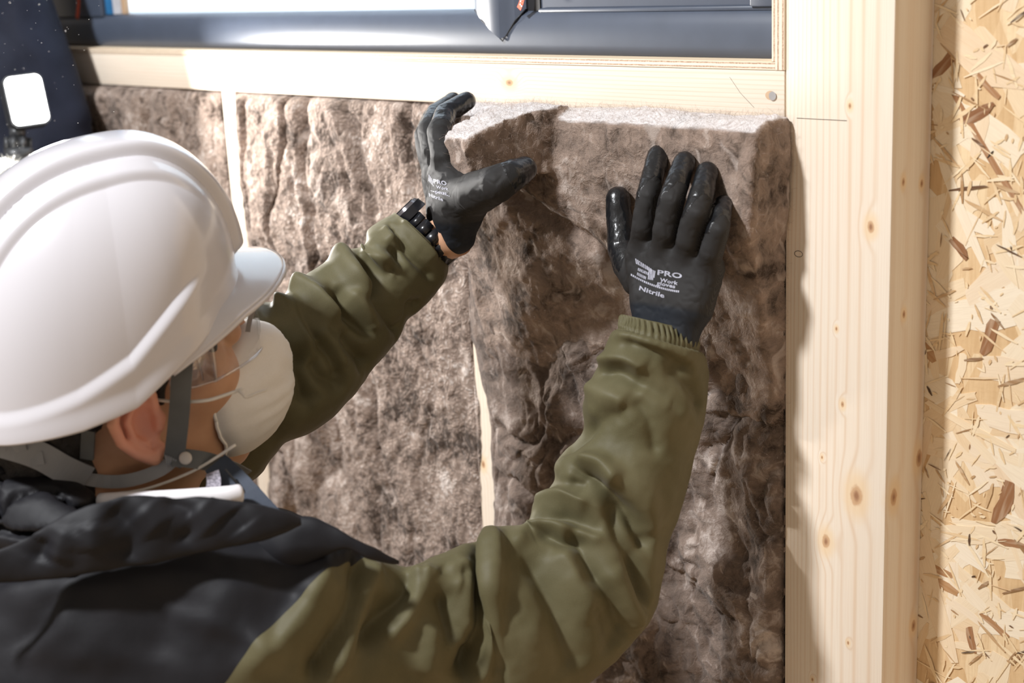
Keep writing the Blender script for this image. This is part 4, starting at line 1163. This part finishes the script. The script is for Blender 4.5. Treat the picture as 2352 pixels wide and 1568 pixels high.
# ---- work gloves
def t_glove():
    t = NT('glove'); c = t.coord()
    coat = t.n('ShaderNodeAttribute', attribute_name='coat').outputs['Fac']
    cuff = t.n('ShaderNodeAttribute', attribute_name='cuff').outputs['Fac']
    k = t.range(t.math('ADD', coat, t.math('MULTIPLY', t.math('SUBTRACT', t.noise(c, 130, 3), .5), .5)), .45, .55)
    knit = t.n('ShaderNodeTexWave', {'Vector': t.map(c, (1, 1, .12)), 'Scale': 780.0, 'Distortion': .8, 'Detail': 1.0}).outputs['Fac']
    wr = t.noise(t.map(c, (1, 1, .45)), 170, 3, .6)
    col = t.mix(k, t.mix(t.range(knit, .2, .8), (0.015, 0.0145, 0.015), (0.033, 0.031, 0.030)), (0.010, 0.0105, 0.012))
    col = t.mix(cuff, col, (0.013, 0.016, 0.022))
    hgt = t.mix(k, t.math('MULTIPLY', knit, .18), t.math('MULTIPLY_ADD', wr, 1.3, .6))
    nm = t.bump(hgt, .5, .0011)
    rough = t.range(k, 0, 1, .62, .27)
    return t.done(col, rough, nm, Specular_IOR_Level=t.range(k, 0, 1, .30, .65))
M['glove'] = t_glove()
M['print'] = plain('glove_print', (0.36, 0.36, 0.42), .6, .2, 300)
M['blue_mark'] = plain('blue_mark', (0.03, 0.17, 0.42), .4)
SC = 1/2660.
def glove(name, label, fingers, palm, wrist, coatf, cuff_at, h=.0015):
    fingers = [(p_, [r_*1.06 for r_ in q_]) for p_, q_ in fingers]
    def fn(P):
        d = None
        for a, b, ra, rb in palm:
            e = d_cap(P, a, b, ra, rb); d = e if d is None else smin(d, e, .014)
        for a, b, ra, rb in wrist: d = smin(d, d_cap(P, a, b, ra, rb), .010)
        fd = None
        for pts, rad in fingers:
            e = chain(P, pts, rad); fd = e if fd is None else smin(fd, e, .0012)
        d = smin(d, fd, .0065)
        return d-.0006*fbm(P*[120, 120, 120], 151, 2)
    A = np.array([p for pts, _ in fingers for p in pts]+[q for a, b, _, _ in palm+wrist for q in (a, b)])
    v, f = nets(fn, A.min(0)-.035, A.max(0)+.035, h)
    v = relax(v, f, 2, .4)
    n = vnorm(v, f)
    wrk = fbm(v*[95, 95, 95], 152, 2); n_ = n*(.0004*np.exp(-(wrk/.10)**2))[:, None]
    v = v-n_
    o = new_obj(name, mesh_np(name, v, f), M['glove'], smooth=True, label=label)
    vattr(o.data, 'coat', coatf(v, n)); vattr(o.data, 'cuff', sstep(.0, .006, cuff_at(v)))
    part(o)
    return o, v, f
def R_(px, py, y): return UY(px, py, y+.013)
rf = [  # index, middle, ring, little, thumb: knuckle -> tip
  ([R_(1472, 585, -.088), R_(1478, 520, -.098), R_(1488, 452, -.094), R_(1501, 398, -.078), R_(1512, 360, -.064)], [.0105, .0100, .0100, .0097, .0098]),
  ([R_(1524, 590, -.092), R_(1529, 530, -.104), R_(1542, 462, -.102), R_(1560, 408, -.086), R_(1572, 372, -.070)], [.0108, .0108, .0108, .0098, .0092]),
  ([R_(1576, 600, -.092), R_(1582, 552, -.102), R_(1598, 492, -.101), R_(1615, 436, -.085), R_(1624, 396, -.068)], [.0105, .0105, .0106, .0098, .0090]),
  ([R_(1624, 622, -.088), R_(1634, 580, -.096), R_(1648, 530, -.094), R_(1656, 494, -.082), R_(1660, 470, -.070)], [.0095, .0095, .0094, .0086, .0080]),
  ([R_(1470, 640, -.082), R_(1446, 606, -.078), R_(1430, 572, -.072), R_(1424, 510, -.066), R_(1419, 456, -.062)], [.016, .0150, .0132, .0118, .0106])]
palm = [(R_(1478, 590, -.088), R_(1494, 690, -.098), .0165, .0165), (R_(1524, 592, -.092), R_(1524, 692, -.102), .017, .0175), (R_(1574, 600, -.092), R_(1560, 700, -.102), .0165, .0175), (R_(1624, 618, -.088), R_(1594, 705, -.100), .0155, .0175)]
wrist = [(R_(1502, 690, -.102), R_(1506, 775, -.115), .020, .0185), (R_(1568, 700, -.102), R_(1556, 785, -.115), .019, .018)]
tips = np.array([p[0][3] for p in rf]); mids = np.array([p[0][2] for p in rf])
def coat_r(v, n):
    # dipped palm side and finger ends; the back stays knitted
    best = np.full(len(v), 9.); val = np.zeros(len(v))
    for pts, rad in rf:
        d, t = seg_dist(v, np.array(pts)); m = d < best; best[m] = d[m]; val[m] = t[m]
    side = (n @ (-CF))
    lat = n @ CR
    return np.clip(sstep(.42, .80, val)*1.0-sstep(.2, .95, side)*.30*sstep(.95, .5, val)+sstep(.2, -.5, lat)*.55*sstep(.25, .5, val)+.6*sstep(.1, -.5, side), 0, 1)
thm = rf[4]
def coat_R(v, n):
    c = coat_r(v, n); d, t = seg_dist(v, np.array(thm[0][1:])); return np.where((d < .018) & (v[:, 2] > thm[0][1][2]-.004) & (v[:, 0] < thm[0][1][0]+.006), 1.0, c)
w0 = np.array(palm[1][1]); wd = np.array(wrist[0][1])-w0; wd /= np.linalg.norm(wd)
gr, gv, gf = glove('glove', 'black coated work glove pressing flat on the batt', rf, palm, wrist, coat_R, lambda v: (v-w0) @ wd-.004)
# ---- printed lettering, laid on the back of the glove
tv = BVHTree.FromPolygons(gv.tolist(), gf.tolist())
def lay(name, polys, tree, parent, off=.00025, mat=None, shift=None):
    """flat outlines given as pixel polygons, draped on the surface under them"""
    bm = bmesh.new()
    for poly in polys:
        vs = []
        for a, b in poly:
            dr = U(a, b, 1)-CAM; dr /= np.linalg.norm(dr); h = tree.ray_cast(Vector(CAM), Vector(dr))
            if h[0] is None: vs = []; break
            vs.append(bm.verts.new(Vector(h[0])-Vector(dr)*off))
        if len(vs) >= 3: bm.faces.new(vs)
    me = bpy.data.meshes.new(name); bm.to_mesh(me); bm.free()
    o = new_obj(name, me, mat or M['print']); keep(o, worker); return o
def text_px(name, s, org, ex, ey, tree, size=1.0, bold=.0):
    """string set along pixel vectors ex (per em) and ey, draped on the surface"""
    cu = bpy.data.curves.new(name, 'FONT'); cu.body = s; cu.size = 1.0; cu.resolution_u = 3; cu.space_character = 1.05; cu.offset = bold
    tmp = bpy.data.objects.new(name, cu); COL.objects.link(tmp)
    dg = bpy.context.evaluated_depsgraph_get(); me = bpy.data.meshes.new_from_object(tmp.evaluated_get(dg))
    bpy.data.objects.remove(tmp)
    bm = bmesh.new(); bm.from_mesh(me)
    bmesh.ops.subdivide_edges(bm, edges=[e for e in bm.edges if e.calc_length() > .12], cuts=2)
    bmesh.ops.triangulate(bm, faces=bm.faces[:])
    bad = []
    for w_ in bm.verts:
        a = org[0]+ex[0]*w_.co.x+ey[0]*w_.co.y; b = org[1]+ex[1]*w_.co.x+ey[1]*w_.co.y
        dr = U(a, b, 1)-CAM; dr /= np.linalg.norm(dr); h = tree.ray_cast(Vector(CAM), Vector(dr))
        if h[0] is None: bad.append(w_); continue
        w_.co = Vector(h[0])-Vector(dr)*.00025
    if bad: bmesh.ops.delete(bm, geom=bad, context='VERTS')
    me2 = bpy.data.meshes.new(name); bm.to_mesh(me2); bm.free()
    o = new_obj(name, me2, M['print']); keep(o, worker); return o
def K(l): return [(1420+x/9.8, 560+y/9.8) for x, y in l]
def reparent(o, g): o.parent = g; o.matrix_parent_inverse = Matrix.Identity(4); return o
bars = []
for i in range(9):     # emblem: a striped, slanting figure 3
    x = 380+i*42; y = 325+i*27; hgt = 135-4*i if i < 7 else 150
    bars.append(K([(x, y), (x+28, y+12), (x+48, y+hgt), (x+20, y+hgt-14)]))
for row in ((450, 535, 700, 650), (430, 640, 640, 745)):
    x0, y0, x1, y1 = row
    for i in range(7):
        t0, t1 = i/7, (i+.66)/7
        bars.append(K([(x0+(x1-x0)*t0, y0+(y1-y0)*t0), (x0+(x1-x0)*t1, y0+(y1-y0)*t1), (x0-12+(x1-x0)*t1, y0+62+(y1-y0)*t1), (x0-12+(x1-x0)*t0, y0+62+(y1-y0)*t0)]))
for i in range(5):
    x = 660+i*32; bars.append(K([(x+28, 545+i*14), (x+50, 555+i*14), (x+28, 800+i*6-(i == 4)*60), (x+4, 795+i*6-(i == 4)*60)]))
reparent(lay('glove_emblem', bars, tv, gr), gr)
und = []
for i in range(26):
    t0, t1 = i/26, (i+.72)/26
    f_ = lambda t: (285+1100*t, 665+385*t+270*t*(1-t))
    a, b = f_(t0), f_(t1); und.append(K([a, b, (b[0]-6, b[1]+45), (a[0]-6, a[1]+45)]))
reparent(lay('glove_underline', und, tv, gr), gr)
def KT(x, y): return (1420+x/9.8, 560+y/9.8)
reparent(text_px('glove_text', 'PRO', KT(868, 690), (29, 4.6), (1.5, -16), tv, bold=.03), gr)
reparent(text_px('glove_text', 'Work', KT(938, 842), (15.4, 3.2), (2.0, -11.5), tv, bold=.03), gr)
reparent(text_px('glove_text', 'gloves', KT(868, 912), (16.0, 3.4), (2.0, -11.5), tv, bold=.03), gr)
reparent(text_px('glove_text', 'Nitrile', KT(455, 1030), (21, 6.8), (3.2, -13.5), tv, bold=.03), gr)
bl = [(1552, 349), (1564, 347), (1562, 360), (1550, 362)]
reparent(lay('fingertip_mark', [bl], tv, gr, mat=M['blue_mark']), gr)

# left hand: hooked over the bent corner, thumb in front
def L_(x, y, Y): return UY(900+x/3.5625, 180+y/3.5625, Y)
lf = [
  ([L_(440, 800, -.130), L_(415, 640, -.134), L_(385, 440, -.122), L_(445, 285, -.098), L_(610, 185, -.070)], [.0125, .0110, .0108, .0102, .0088]),
  ([L_(380, 780, -.112), L_(335, 600, -.112), L_(300, 430, -.100), L_(370, 285, -.074), L_(500, 190, -.048)], [.0120, .0110, .0105, .0100, .0090]),
  ([L_(360, 800, -.092), L_(295, 610, -.090), L_(268, 470, -.078), L_(330, 320, -.052), L_(450, 240, -.030)], [.0115, .0105, .0100, .0095, .0085]),
  ([L_(380, 830, -.074), L_(310, 660, -.070), L_(290, 540, -.058), L_(345, 420, -.040), L_(430, 340, -.022)], [.0105, .0095, .0090, .0085, .0078]),
  ([L_(560, 1010, -.125), L_(690, 940, -.138), L_(850, 868, -.140), L_(985, 795, -.128), L_(1085, 742, -.112)], [.021, .0192, .0165, .0140, .0112])]
lpalm = [(L_(440, 790, -.126), L_(520, 1100, -.128), .018, .0195), (L_(385, 800, -.104), L_(470, 1100, -.112), .017, .0185), (L_(370, 830, -.084), L_(440, 1110, -.100), .0155, .017), (L_(600, 950, -.130), L_(570, 1110, -.130), .0225, .020), (L_(520, 860, -.130), L_(540, 1000, -.130), .018, .020)]
lwrist = [(L_(520, 1110, -.125), L_(535, 1290, -.128), .0185, .0175), (L_(455, 1120, -.110), L_(475, 1300, -.118), .018, .017)]
def coat_L(v, n):
    best = np.full(len(v), 9.); val = np.zeros(len(v))
    for k_, (pts, rad) in enumerate(lf):
        d, t = seg_dist(v, np.array(pts)); m = d < best; best[m] = d[m]; val[m] = t[m]-(.12 if k_ == 4 else 0)
    return sstep(.46, .66, val)
w0 = np.array(lpalm[0][1]); wd = np.array(lwrist[0][1])-w0; wd /= np.linalg.norm(wd)
w0L, wdL = w0.copy(), wd.copy()
gl, lv, lfc = glove('glove', 'black coated work glove gripping the bent batt corner', lf, lpalm, lwrist, coat_L, lambda v: (v-w0L) @ wdL-.004)
tl = BVHTree.FromPolygons(lv.tolist(), lfc.tolist())
def LT(x, y): return (900+x/3.5625, 180+y/3.5625)
reparent(text_px('glove_text', 'PRO', LT(340, 855), (15.5, 3.0), (-2.0, -13.5), tl, bold=.03), gl)
reparent(text_px('glove_text', 'Work', LT(365, 898), (10.5, 2.0), (-1.0, -9.5), tl, bold=.03), gl)
reparent(text_px('glove_text', 'gloves', LT(352, 935), (10.3, 1.6), (-1.0, -9.5), tl, bold=.03), gl)
reparent(text_px('glove_text', 'Nitrile', LT(305, 965), (11.5, 4.0), (-2.0, -11.5), tl, bold=.03), gl)
eb = []
for i in range(5): eb.append([LT(302+i*9, 785+i*14), LT(308+i*9, 790+i*14), LT(306+i*9, 845+i*10), LT(300+i*9, 838+i*10)])
reparent(lay('glove_emblem', eb, tl, gl), gl)
reparent(lay('glove_underline', [[LT(318+i*16, 915+i*4.6), LT(330+i*16, 918+i*4.6), LT(330+i*16, 926+i*4.6), LT(318+i*16, 922+i*4.6)] for i in range(10)], tl, gl), gl)
# bare wrist between glove and cuff, black inner cuff
wa, wb = U(1034, 545, dL-.004), U(960, 590, dL+.0)
part(tube('wrist', spline([L_(530, 1270, -.126), U(1000, 560, dL), U(960, 600, dL)], 8), .0215, M['skin'], 20))
ca, cb = U(998, 548, dL), U(955, 590, dL)
part(tube('inner_cuff', spline([U(1004, 540, dL), U(985, 560, dL), U(950, 590, dL)], 8), [.0255, .027, .0275, .028, .028, .028, .028, .028], M['black_cloth'], 28))
# ---- wristwatch
wt = empty('wristwatch', U(960, 505, dL-.02), 'chunky black wristwatch between glove and left cuff', 'watch')
M['watch'] = plain('watch_resin', (0.012, 0.012, 0.015), .28, .1, Specular_IOR_Level=.6)
M['watch_face'] = plain('watch_bezel', (0.16, 0.15, 0.16), .2, Metallic=.6)
ax = (U(1018, 524, dL)-U(968, 572, dL)); ax /= np.linalg.norm(ax)
wc = U(992, 545, dL)
up = (U(945, 492, dL-.004)-wc); up -= ax*(up @ ax); up /= np.linalg.norm(up); sd = np.cross(ax, up)
R0 = .0290
for k in range(14):          # strap links round the wrist
    a = 2*math.pi*(k+.5)/14
    if math.cos(a) > .93: continue
    r = up*math.cos(a)+sd*math.sin(a); tg_ = -up*math.sin(a)+sd*math.cos(a)
    bm = bmesh.new(); box_bm(bm, (-.0085, -.0058, -.0022), (.0085, .0058, .0022)); bmesh.ops.bevel(bm, geom=bm.edges[:], offset=.001, segments=2, affect='EDGES')
    c_ = wc+r*R0; mt = Matrix(((ax[0], tg_[0], r[0], c_[0]), (ax[1], tg_[1], r[1], c_[1]), (ax[2], tg_[2], r[2], c_[2]), (0, 0, 0, 1)))
    bm.transform(mt); me = bpy.data.meshes.new('strap_link'); bm.to_mesh(me); bm.free(); keep(new_obj('strap_link', me, M['watch'], smooth=True), wt)
cs = wc+up*(R0+.003)
mt = Matrix(((ax[0], sd[0], up[0], cs[0]), (ax[1], sd[1], up[1], cs[1]), (ax[2], sd[2], up[2], cs[2]), (0, 0, 0, 1)))
for nm, r1, r2, d_, z_, ma in (('case', .0180, .0165, .009, .0, 'watch'), ('bezel', .0160, .0140, .003, .006, 'watch_face'), ('dial', .0115, .0115, .001, .0078, 'watch')):
    bm = bmesh.new(); bmesh.ops.create_cone(bm, cap_ends=True, segments=28, radius1=r1, radius2=r2, depth=d_, matrix=Matrix.Translation((0, 0, z_))); bm.transform(mt)
    me = bpy.data.meshes.new(nm); bm.to_mesh(me); bm.free(); me.shade_smooth(); me.set_sharp_from_angle(angle=math.radians(30)); keep(new_obj(nm, me, M[ma]), wt)

# lower body, kneeling on the floor below the picture
hip = U(60, 2000, 1.16); hip[2] = max(hip[2], FLOOR+.30)
kn1, kn2 = np.array([hip[0]+.05, hip[1]+.32, FLOOR+.085]), np.array([hip[0]-.20, hip[1]+.30, FLOOR+.085])
ft1, ft2 = np.array([hip[0]+.06, hip[1]-.12, FLOOR+.06]), np.array([hip[0]-.16, hip[1]-.12, FLOOR+.06])
h1, h2 = hip+[.07, 0, 0], hip+[-.12, .03, 0]
chest = U(150, 1700, 1.31)
def legs(P):
    d = d_cap(P, chest, hip, .125, .135)
    for h_, k_, t_ in ((h1, kn1, ft1), (h2, kn2, ft2)):
        d = smin(d, d_cap(P, h_, k_, .095, .075), .05); d = smin(d, d_cap(P, k_, t_, .07, .05), .03)
    return np.maximum(d, FLOOR+.002-P[:, 2])-.004*fbm(P*9, 161, 2)
A = np.array([chest, h1, h2, kn1, kn2, ft1, ft2])
v, f = nets(legs, A.min(0)-.17, A.max(0)+.17, .014)
part(new_obj('trousers', mesh_np('trousers', v, f), M['black_cloth'], smooth=True))

# ------------------------------------------------------------------ the camera operator at far left
op = empty('person', (U(0, 200, 2.05)[0], U(0, 200, 2.05)[1], FLOOR), 'person in dark navy jacket crouching behind the lamp, far left', 'person')
SH = U(20, -60, 2.05); 
hipo = np.array([U(40, 420, 2.10)[0]-.03, -.30, FLOOR+.33])
def torso(P):
    rgt = CR
    a, b = U(-150, -120, 2.02), U(20, 20, 2.06)
    d = chain(P, [U(-20, -140, 2.06), U(25, 20, 2.06), U(75, 170, 2.07), U(110, 300, 2.08), U(100, 420, 2.08)], [.055, .062, .072, .082, .085])     # near arm, hanging
    d = smin(d, d_cap(P, U(-170, -150, 2.12), hipo, .15, .17), .05)
    d = smin(d, d_cap(P, U(-150, -330, 2.10), U(-150, -200, 2.10), .06, .065), .03)
    d = smin(d, d_ell(P, U(-130, -440, 2.08), np.eye(3), (.085, .10, .12)), .02)
    for sx in (-.10, .12):
        k_ = np.array([hipo[0]+sx+.05, hipo[1]-.30, FLOOR+.36]); t_ = np.array([hipo[0]+sx, hipo[1]-.22, FLOOR+.05])
        d = smin(d, d_cap(P, hipo+[sx, 0, 0], k_, .10, .075), .04); d = smin(d, d_cap(P, k_, t_, .072, .05), .03)
    w = fbm(P*7, 171, 2)[:, None]*.05
    r = np.abs(vnoise((P+w)*[13, 13, 8], 172))
    d = -smin(-(d+.007*np.exp(-(r/.16)**2)-.004*fbm(P*16, 173, 2)), -(P[:, 1]+.035), .02)      # leans on nothing: stays clear of the wall
    return np.maximum(d, FLOOR+.002-P[:, 2])
lo = np.array([hipo[0]-.5, hipo[1]-.45, FLOOR-.01]); hi = np.array([hipo[0]+.4, hipo[1]+.32, .46])
v, f = nets(torso, lo, hi, .0085)
v = relax(v, f, 2)
keep(new_obj('body', mesh_np('body', v, f), M['navy_cloth'], smooth=True), op)
M['blue_hem'] = t_cloth('blue_hem', (0.05, 0.09, 0.30), (0.08, 0.13, 0.38), .6)
P = spline([U(130, 352, 1.88), U(170, 340, 1.88), U(232, 322, 1.90)], 8)
keep(ribbon('hem', P, [-CF]*8, .008, .004, M['blue_hem'], label='blue jacket hem'), op)

# ------------------------------------------------------------------ video light with its mount
vl = empty('video_light', U(50, 330, 1.84), 'small square LED light glowing white at far left', 'lamp')
def t_emit(name, c, s):
    t = NT(name); t.done((1, 1, 1), .4); t.b.inputs['Emission Color'].default_value = (*c, 1); t.b.inputs['Emission Strength'].default_value = s; return t.m
M['led'] = t_emit('led_diffuser', (1.0, 0.98, 0.93), 26.0)
M['lamp_body'] = plain('lamp_black', (0.03, 0.032, 0.036), .4)
c0 = U(62, 229, 1.84)
lf_ = CR*.45-CF*.88+CU*.02; lf_ /= np.linalg.norm(lf_)
lx = np.cross(CU, lf_); lx /= np.linalg.norm(lx); ly = np.cross(lf_, lx)
roll = math.radians(12); lx, ly = lx*math.cos(roll)+ly*math.sin(roll), -lx*math.sin(roll)+ly*math.cos(roll)
mt = Matrix(((lx[0], ly[0], lf_[0], c0[0]), (lx[1], ly[1], lf_[1], c0[1]), (lx[2], ly[2], lf_[2], c0[2]), (0, 0, 0, 1)))
def rrect(w, h, r, z, n=6):
    out = []
    for cx, cy, a0 in ((w-r, h-r, 0), (-w+r, h-r, 90), (-w+r, -h+r, 180), (w-r, -h+r, 270)):
        for k in range(n+1):
            a = math.radians(a0+90*k/n); out.append((cx+r*math.cos(a), cy+r*math.sin(a), z))
    return out
def slab(name, w, h, r, z0, z1, mat, bev=.0015):
    A_, B_ = rrect(w, h, r, z0), rrect(w, h, r, z1); n = len(A_)
    bm = bmesh.new(); va = [bm.verts.new(p) for p in A_]; vb = [bm.verts.new(p) for p in B_]
    bm.faces.new(va[::-1]); bm.faces.new(vb)
    for i in range(n): bm.faces.new((va[i], va[(i+1) % n], vb[(i+1) % n], vb[i]))
    bm.transform(mt); me = bpy.data.meshes.new(name); bm.to_mesh(me); bm.free()
    me.shade_smooth(); me.set_sharp_from_angle(angle=math.radians(40))
    return keep(new_obj(name, me, mat), vl)
slab('lamp_housing', .0245, .0325, .009, -.034, -.0012, M['lamp_body'])
slab('diffuser', .0222, .0300, .008, -.002, .001, M['led'])
ledl = bpy.data.lights.new('video_light_glow', 'AREA'); ledl.shape = 'RECTANGLE'; ledl.size = .05; ledl.size_y = .065; ledl.energy = 9.0; ledl.color = (1, .97, .93)
lo_ = bpy.data.objects.new('video_light_glow', ledl); COL.objects.link(lo_)
lo_.matrix_world = mt @ Matrix.Translation((0, 0, .0025)) @ Matrix.Rotation(math.pi, 4, 'X')
for (a, b, r) in (((40, 292), (40, 318), .010), ((40, 318), (42, 342), .014), ((42, 342), (44, 372), .018)):
    keep(tube('mount', [U(*a, 1.86), U(*b, 1.86)], r, M['lamp_body'], 20), vl)
for k in range(8):
    a = 2*math.pi*k/8; p = U(41, 332, 1.86)+CR*math.cos(a)*.0145-CF*math.sin(a)*.0145
    keep(tube('knob_grip', [p-CU*.008, p+CU*.008], .0035, M['lamp_body'], 6), vl)
# furry microphone windshield below the lamp
mc = empty('microphone', U(-10, 440, 1.80), 'white furry microphone windshield behind the helmet, left edge', 'microphone')
M['fur'] = plain('white_fur', (0.78, 0.78, 0.74), .8, .1)
m0, m1_ = U(-60, 425, 1.80), U(10, 412, 1.80)
def mic(P): return d_cap(P, m0, m1_, .022, .020)-.002*fbm(P*80, 181, 2)
v, f = nets(mic, np.minimum(m0, m1_)-.04, np.maximum(m0, m1_)+.04, .003)
keep(new_obj('windshield', mesh_np('windshield', v, f), M['fur'], smooth=True), mc)
fibres('fur', v, vnorm(v, f), 5000, .016, mc, M['fur'], 182, .0003)
keep(tube('mic_body', [m0-CR*.06, m0], .010, M['lamp_body'], 16), mc)

# ------------------------------------------------------------------ wool dust in the air, lit by the lamp
r = np.random.default_rng(5)
V, F = [], []
for k in range(60):
    px = abs(r.normal(60, 130)); py = r.uniform(0, 420); d_ = r.uniform(1.35, 1.8); c_ = U(px, py, d_); s_ = r.uniform(.0003, .0008)
    a_ = r.normal(0, 1, 3); a_ /= np.linalg.norm(a_); b_ = np.cross(a_, r.normal(0, 1, 3)); b_ /= np.linalg.norm(b_); n_ = np.cross(a_, b_)
    b0 = len(V); V += [c_+a_*s_, c_+b_*s_*.5, c_-a_*s_, c_-b_*s_*.5, c_+n_*s_*.4, c_-n_*s_*.4]
    for t_ in ((0, 1, 4), (1, 2, 4), (2, 3, 4), (3, 0, 4), (1, 0, 5), (2, 1, 5), (3, 2, 5), (0, 3, 5)): F.append(tuple(b0+i for i in t_))
new_obj('dust', mesh_np('dust', V, F), plain('dust_white', (0.85, 0.83, 0.8), .7), label='white wool dust drifting in the air by the lamp', cat='dust', kind='stuff')
